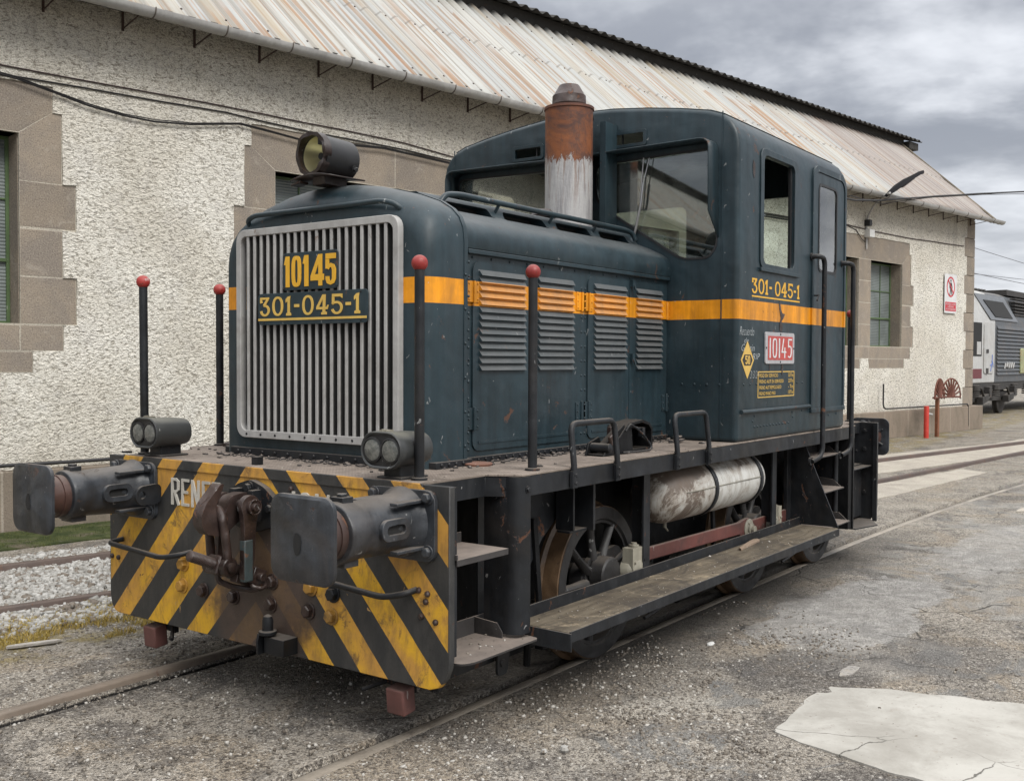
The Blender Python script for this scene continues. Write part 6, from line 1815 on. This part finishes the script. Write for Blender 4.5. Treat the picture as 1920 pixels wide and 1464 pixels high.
# -- lamps and marker posts on the deck
for s in (-1, 1):
    L_ = empty('twin_lamp'); L_.parent = LOCO
    yc, zc_ = s*.865, 1.302
    def stad(w, h, n=10):
        r_ = h/2; o = []
        for i in range(n+1): a = -pi/2+pi*i/n; o.append((w/2-r_+r_*cos(a), r_*sin(a)))
        for i in range(n+1): a = pi/2+pi*i/n; o.append((-w/2+r_+r_*cos(a), r_*sin(a)))
        return o
    V = []; F = []
    rows_ = [(-.03, .218, .138), (-.035, .235, .155), (-.030, .245, .165), (.0, .245, .165), (.004, .232, .155), (.16, .225, .150), (.20, .205, .14), (.215, .16, .10)]
    for (x, w_, h_) in rows_:
        V += [(x, yc+a, zc_+b) for a, b in stad(w_, h_)]
    L = len(stad(1, 1))
    for k in range(len(rows_)-1):
        for i in range(L): F.append((k*L+i, k*L+(i+1) % L, (k+1)*L+(i+1) % L, (k+1)*L+i))
    F.append(tuple((len(rows_)-1)*L+i for i in range(L)))
    mb = MB(); mb.add(V, F); mb.build('lamp_body', steel('grey_lamp_casting' , (.035, .037, .037), .45, .2, .1, .5, dust=.7, dustcol=(.13, .125, .10)), L_, ang=25)
    mb = MB(); mb.plate(stad(.225, .146), [], (-.024, yc, zc_), (0, 1, 0), (0, 0, 1), .004); mb.build('lamp_face', m_lampblack, L_)
    for q_ in (-.053, .053):
        mb = MB(); mb.lathe((-.026, yc+q_, zc_), (-1, 0, 0), [(0, .050), (.005, .047), (.010, .030), (.012, .005)], 24); mb.build('lens', m_lens, L_)
        mb = MB(); mb.lathe((-.024, yc+q_, zc_), (-1, 0, 0), [(0, .057), (.008, .057), (.010, .050), (.002, .049)], 28, cap=False); mb.build('lens_ring', m_lampblack, L_)
    mb = MB(); mb.box(.04, .17, yc-.05, yc+.05, ZD, 1.235); mb.box(.02, .20, yc-.075, yc+.075, ZD, ZD+.010); mb.build('lamp_foot', m_dark, L_, bevel=.008)
    mb = MB(); mb.lathe((-.01, yc, zc_+.08), (0, 0, 1), [(0, .012), (.012, .012)], 8); mb.box(-.02, .03, yc-.02, yc+.02, zc_+.08, zc_+.088); mb.build('lamp_catch', m_greybox, L_)
for (x, y, tilt) in ((.075, -.975 if False else -.995, .0), (.075, 1.01, -.012), (.71, -1.155, .004), (.71, 1.17, 0.), (5.80, -1.01, 0.), (5.80, 1.01, 0.)):
    p_ = empty('marker_post'); p_.parent = LOCO
    mb = MB(); mb.cyl((x, y, ZD), (x+tilt, y+tilt, 2.09), .0225, 14); mb.lathe((x, y, ZD), (0, 0, 1), [(0, .036), (.010, .036), (.014, .022), (.03, .020)], 16); mb.build('post_tube', m_dark, p_)
    mb = MB(); mb.ball((x+tilt, y+tilt, 2.118), .0365, 20); mb.build('red_ball', m_red, p_)
# small step handles beside the running board
for s in (-1, 1):
    for x in (.945, 2.05):
        mb = MB(); yy = s*1.242
        mb.tube([(x, yy, 1.075), (x, yy, 1.17), (x+.01, yy-s*.03, 1.385), (x+.43, yy-s*.03, 1.385), (x+.42, yy, 1.17), (x+.42, yy, 1.075)], .0155, 12, bend=.05)
        for q_ in (0, .42): mb.box(x+q_-.022, x+q_+.022, yy-s*.010, yy+s*.006, 1.07, 1.155); mb.hexbolt((x+q_, yy+s*.008, 1.135), (0, s, 0), .010, .010); mb.hexbolt((x+q_, yy+s*.008, 1.095), (0, s, 0), .010, .010)
        mb.build('grab_handle', m_dark, LOCO)
mb = MB(); mb.lathe((.62, .06, ZD), (0, 0, 1), [(0, .02), (.03, .018)], 8); mb.box(.06, .10, .06, .10, ZD, ZD+.04); mb.box(.05, .09, 1.15, 1.19, ZD, ZD+.01); mb.build('deck_stud', m_dark, LOCO)

# ------------------------------------------------------------------ loose things lying on the locomotive
o = MB().lathe((.735, -.80, ZD), (0, 0, 1), [(0, .075), (.010, .078), (.014, .074), (.016, .02)], 32).build('rusty_disc', steel('light_rust_lid', (.16, .075, .05), .8, .3, .1, .5, dust=.5, dustcol=(.22, .13, .10)))
tag(o, 'flat rusty round lid lying on the running board beside the nose', 'lid')
JK = empty('rerailing_shoe', (1.80, -1.0, ZD), 0, 'black iron rail shoe with hinged lever and loop of cable lying on the running board', 'tool')
def jb(mb, n_, m_, **k): return mb.build(n_, m_, JK, **k)
mb = MB(); mb.plate([(-.28, 0), (-.22, .05), (-.10, .10), (-.02, .16), (.03, .16), (.05, .0)], [], (0, -.05, 0), (1, 0, 0), (0, 0, 1), .012); mb.plate([(-.30, .0), (-.27, .07), (-.16, .10), (-.08, .0)], [], (0, .05, 0), (1, 0, 0), (0, 0, 1), .012)
mb.box(-.28, .05, -.05, .04, .0, .012); mb.obox((-.13, -.03, .10), (.20, 0, .10), (0, .05, 0), (-.02, 0, .035))
jb(mb, 'shoe_body', m_frame, bevel=.004)
mb = MB(); mb.lathe((-.235, -.085, .045), (0, 1, 0), [(0, .018), (.006, .026), (.14, .026)], 16); jb(mb, 'pivot_pin', m_dark)
mb = MB(); mb.plate([(-.03, .005), (.27, .005), (.285, .02), (.285, .13), (.25, .165), (.17, .185), (-.0, .17), (-.03, .15)], [[(-.02, .02), (.265, .02), (.27, .12), (.24, .15), (.16, .168), (.0, .155), (-.02, .14)]], (0, .06, 0), (1, 0, 0), (0, 0, 1), .12)
mb.box(-.03, .285, .055, .062, 0.01, .16); jb(mb, 'box_guard', m_frame, bevel=.002)
mb = MB(); mb.tube([(-.05, -.07, .13), (-.02, -.08, .17), (.06, -.08, .14), (.14, -.09, .09), (.19, -.10, .03), (.17, -.11, .012), (.04, -.10, .010), (-.10, -.08, .012)], .006, 8, bend=.04)
mb.tube([(.02, -.04, .16), (.12, -.06, .135), (.17, -.05, .13), (.17, -.05, .08)], .007, 8, bend=.02); mb.tube([(.17, -.05, .09), (.24, -.06, .05), (.235, -.08, .012)], .008, 8, bend=.03)
mb.box(.135, .165, -.075, -.045, .09, .14); jb(mb, 'cable_loop', m_dark)
mb = MB(); mb.box(-.06, -.03, .02, .05, 0, .15); mb.box(-.05, .02, .0, .04, .11, .15); mb.obox((-.20, -.075, .10), (.07, 0, .04), (0, .02, 0), (-.02, 0, .05)); jb(mb, 'lever_block', m_rustiron, bevel=.005)
mb = MB(); mb.plate([(0, 0), (.40, .02), (.44, .05), (.40, .065), (.30, .06), (.02, .025)], [], (3.05, -1.205, .449), (cos(.05), sin(.05), 0), (-sin(.05), cos(.05), 0), .016)
o = mb.build('wooden_wedge', m_chip, bevel=.002); tag(o, 'pale split wooden wedge lying on the footboard', 'wood piece')
mb = MB(); mb.obox((2.68, -.93, ZD+.018), (.10, .02, 0), (-.01, .05, 0), (0, 0, .012)); mb.obox((2.72, -.90, ZD+.034), (.08, .03, .003), (-.015, .05, 0), (0, 0, .010)); mb.obox((2.62, -.90, ZD+.010), (.03, .02, 0), (-.01, .02, 0), (0, 0, .02))
o = mb.build('iron_plates', m_deck, bevel=.002); tag(o, 'small pile of dark iron plates on the deck in front of the cab', 'scrap')
mb = MB(); mb.obox((.66, 1.0, ZD+.02), (.06, .02, .008), (-.02, .09, 0), (0, 0, .02)); mb.obox((.62, .94, ZD+.014), (.07, .01, 0), (-.01, .05, 0), (0, 0, .014))
o = mb.build('brown_block', m_chip if False else m_rustiron, bevel=.003); tag(o, 'brown wedge block lying on the deck by the left marker post', 'scrap')
rs2 = np.random.RandomState(11); P = []
for _ in range(420):
    if rs2.rand() < .5: X, Y = rs2.uniform(.30, .385), rs2.uniform(-.68, .70)
    else: X, Y = rs2.uniform(.6, 2.85), -.75-abs(rs2.normal(0, .05))
    P.append((X, Y, ZD))
for _ in range(180): P.append((rs2.uniform(.05, 2.8), rs2.uniform(-1.2, 1.1), ZD))
P = [p for p in P if not (p[0] > .38 and abs(p[1]) < .75)]
P = [p for p in P if abs(p[1]) < 1.05 or p[0] > .6]
o = stones('paint_flakes', P, .006, .035, m_deck, .25, 8, 2.); tag(o, 'flakes of fallen paint and grit along the foot of the engine hood', 'debris', kind='stuff')
P = [(rs2.uniform(.05, .6), -rs2.uniform(1.0, 1.25), .414) for _ in range(40)]+[(rs2.uniform(.7, 4.3), -rs2.uniform(1.12, 1.40), .449) for _ in range(90)]
o = stones('step_grit', P, .003, .014, m_grit, .5, 9, 2.); tag(o, 'grit and white specks lying on the footboard and lower step', 'debris', kind='stuff')

# ================================================================== distant electric locomotive and overhead line
TR_ = empty('grey_white_locomotive', (33.5, 3.15, 0), radians(-5), 'grey and white main line locomotive with ribbed side parked beyond the corner of the shed', 'locomotive')
m_tw = steel('dirty_white_train_paint', (.42, .42, .41), .45, .1, .15, .2, dust=.2, chipscale=3, grime=.3, grimecol=(.3, .26, .22))
m_tg = steel('grey_train_paint', (.075, .082, .09), .5, .15, .2, .3, dust=.3, chipscale=3, grime=.4, grimecol=(.16, .12, .09))
m_tgl = steel('light_grey_train_roof', (.13, .138, .15), .45, .1, .1, .1, dust=.2, chipscale=3)
m_tun = steel('dark_train_underframe', (.035, .032, .030), .7, .3, .1, .4, dust=.3, chipscale=4)
# body cross-section (y,z): near side at y=0
body = [(0, 1.05), (0, 3.05), (.35, 3.95), (.6, 4.05), (2.3, 4.05), (2.6, 3.95), (2.95, 3.05), (2.95, 1.05)]
mb = MB(); mb.sweep(body, -3.2, -.35); mb.build('white_cab', m_tw, TR_, bevel=.03)
mb = MB(); mb.sweep([(a, b) for a, b in body], -.352, 13); mb.build('grey_body', m_tg, TR_, bevel=.02)
mb = MB(); mb.plate([(-.9, 0), (2.1, 0), (1.55, .93), (-1.6, .93)], [], (0, -.012, 3.07), (1, 0, 0), (0, .36, .90), .02); mb.build('sloped_roof_panel', m_tgl, TR_, bevel=.01)
mb = MB(); mb.plate([(-.35, .12), (1.55, .12), (1.15, .72), (-.95, .72)], [], (0, -.036, 3.07), (1, 0, 0), (0, .36, .90), .02); mb.build('roof_window', m_core, TR_)
mb = MB()
for i in range(13): 
    z = 1.30+i*.125
    mb.add([(-.2, -.002, z+.11), (9, -.002, z+.11), (9, -.055, z), (-.2, -.055, z), (9, -.002, z), (-.2, -.002, z)], [(0, 1, 2, 3), (3, 2, 4, 5), (0, 3, 5), (1, 4, 2)])
mb.build('ribbed_side', m_tg, TR_, ang=20)
mb = MB(); mb.plate(rrect(-1.55, -.55, 1.35, 2.98, .12), [], (0, -.0, 0), (1, 0, 0), (0, 0, 1), .03); dd = mb.build('cab_door', m_tw, TR_, bevel=.01)
mb = MB(); mb.box(-1.35, -1.15, -.05, -.03, 1.35, 1.52); mb.box(-1.35, -1.15, -.05, -.03, 2.0, 2.12); mb.build('door_handle', m_tun, dd)
mb = MB(); mb.box(-3., -1.75, -.012, .02, 1.9, 2.95); wn = mb.build('side_window', m_core, TR_)
mb = MB(); mb.box(-2.25, -1.85, -.02, -.012, 1.95, 2.35); mb.build('window_blind', m_tw, wn)
mb = MB(); mb.box(-3.2, -1.7, -.008, .02, 1.20, 1.50); mb.build('red_band', simple('dark_red_band', (.12, .02, .025), .5), TR_)
mb = MB(); mb.box(2.35, 4.2, -.075, .0, 1.32, 2.2); mb.build('yellow_green_hatch', steel('faded_green_hatch', (.28, .30, .16), .5, .2, .1, .4, grime=.5, grimecol=(.3, .16, .08)), TR_, bevel=.04)
mb = MB()
for (a, b_) in (((-.9, 1.42), (-.75, 1.95)), ((-.8, 1.75), (-.65, 1.55)), ((-.95, 1.6), (-.7, 1.72))):
    mb.tube([(a[0], -.035, a[1]), ((a[0]+b_[0])/2+.06, -.035, (a[1]+b_[1])/2), (b_[0], -.035, b_[1])], .016, 5)
mb.build('blue_scribble', simple('blue_spray', (.10, .16, .42), .5), dd)
mb = MB()
pp = [(.5+.12*i, -.06, 1.5+.22*(i % 2)+.06*mnoise.noise((i*1.7, 0, 0))) for i in range(10)]
mb.tube(pp, .022, 5, bend=.06); mb.tube([(3.0+.1*i, -.085, 1.35+.18*((i+1) % 2)) for i in range(6)], .02, 5, bend=.05); mb.build('pale_scribble', m_tw, TR_)
mb = MB(); mb.box(-3.2, 13, .02, 2.9, .80, 1.05); mb.box(-2.8, 1.9, .1, .5, .45, .75)
for x in (-2.4, -.35, 1.65, 3.2):
    for q_ in range(6): mb.lathe((x, -.02, .62+q_*.065), (0, 0, 1), [(0, .14), (.02, .15), (.04, .14)], 12)
for x in (-1.7, 1.0): mb.obox((x, -.05, .55), (.6, 0, .1), (0, .2, 0), (0, 0, .22)); mb.obox((x+.5, -.05, .75), (.25, 0, 0), (0, .2, 0), (0, 0, .35)); mb.tube([(x-.4, -.12, .9), (x, -.12, .5), (x+.5, -.12, .62)], .04, 6)
mb.build('bogie_frame', m_tun, TR_, bevel=.02)
for x in (-1.35, 1.05, 5.):
    mb = MB(); mb.lathe((x, .18, .46), (0, 1, 0), [(0, .40), (0.02, .46), (.13, .46), (.14, .5), (.16, .5)], 28); mb.build('wheel', m_tun, TR_)
mb = MB()
for i in range(12): mb.tube([(-2.8+.3*i, .7+.05*sin(i), 4.10), (-2.5+.3*i, .7, 4.12)], .05, 6)
mb.box(1.9, 8, .3, 2.4, 4.0, 4.2); mb.box(.9, 1.5, .9, 1.2, 4.05, 4.2)
for i in range(6): mb.box(2.0, 8, .05, .09+.03*i, 3.30+.11*i, 3.35+.11*i)
mb.build('roof_equipment', m_tun, TR_, bevel=.01)
def wire(p0, p1, r, sag, label):
    p0, p1 = Vector(p0), Vector(p1)
    P = [p0.lerp(p1, t)-Vector((0, 0, sag*4*t*(1-t))) for t in np.linspace(0, 1, 15)]
    return tag(MB().tube(P, r, 5).build('catenary_wire', m_wire), label, 'wire', 'overhead wires behind the far locomotive')
m_wire = simple('grey_wire', (.10, .10, .11), .6)
wire((20, 6.5, 6.4), (75, 1., 5.6), .012, .3, 'thin overhead wire above the far locomotive, uppermost of the three')
wire((20, 6.0, 5.0), (75, .5, 5.0), .012, .2, 'thin overhead wire above the far locomotive, middle of the three')
wire((22, 6.0, 4.55), (60, 2.0, 5.6), .010, .1, 'thin overhead wire rising to the right above the far locomotive')
mt = tag(MB().tube([(52, 4.6, 0), (52, 4.6, 7.0)], .035, 6).build('antenna_mast', m_wire), 'thin grey mast rising behind the far locomotive roof', 'mast')
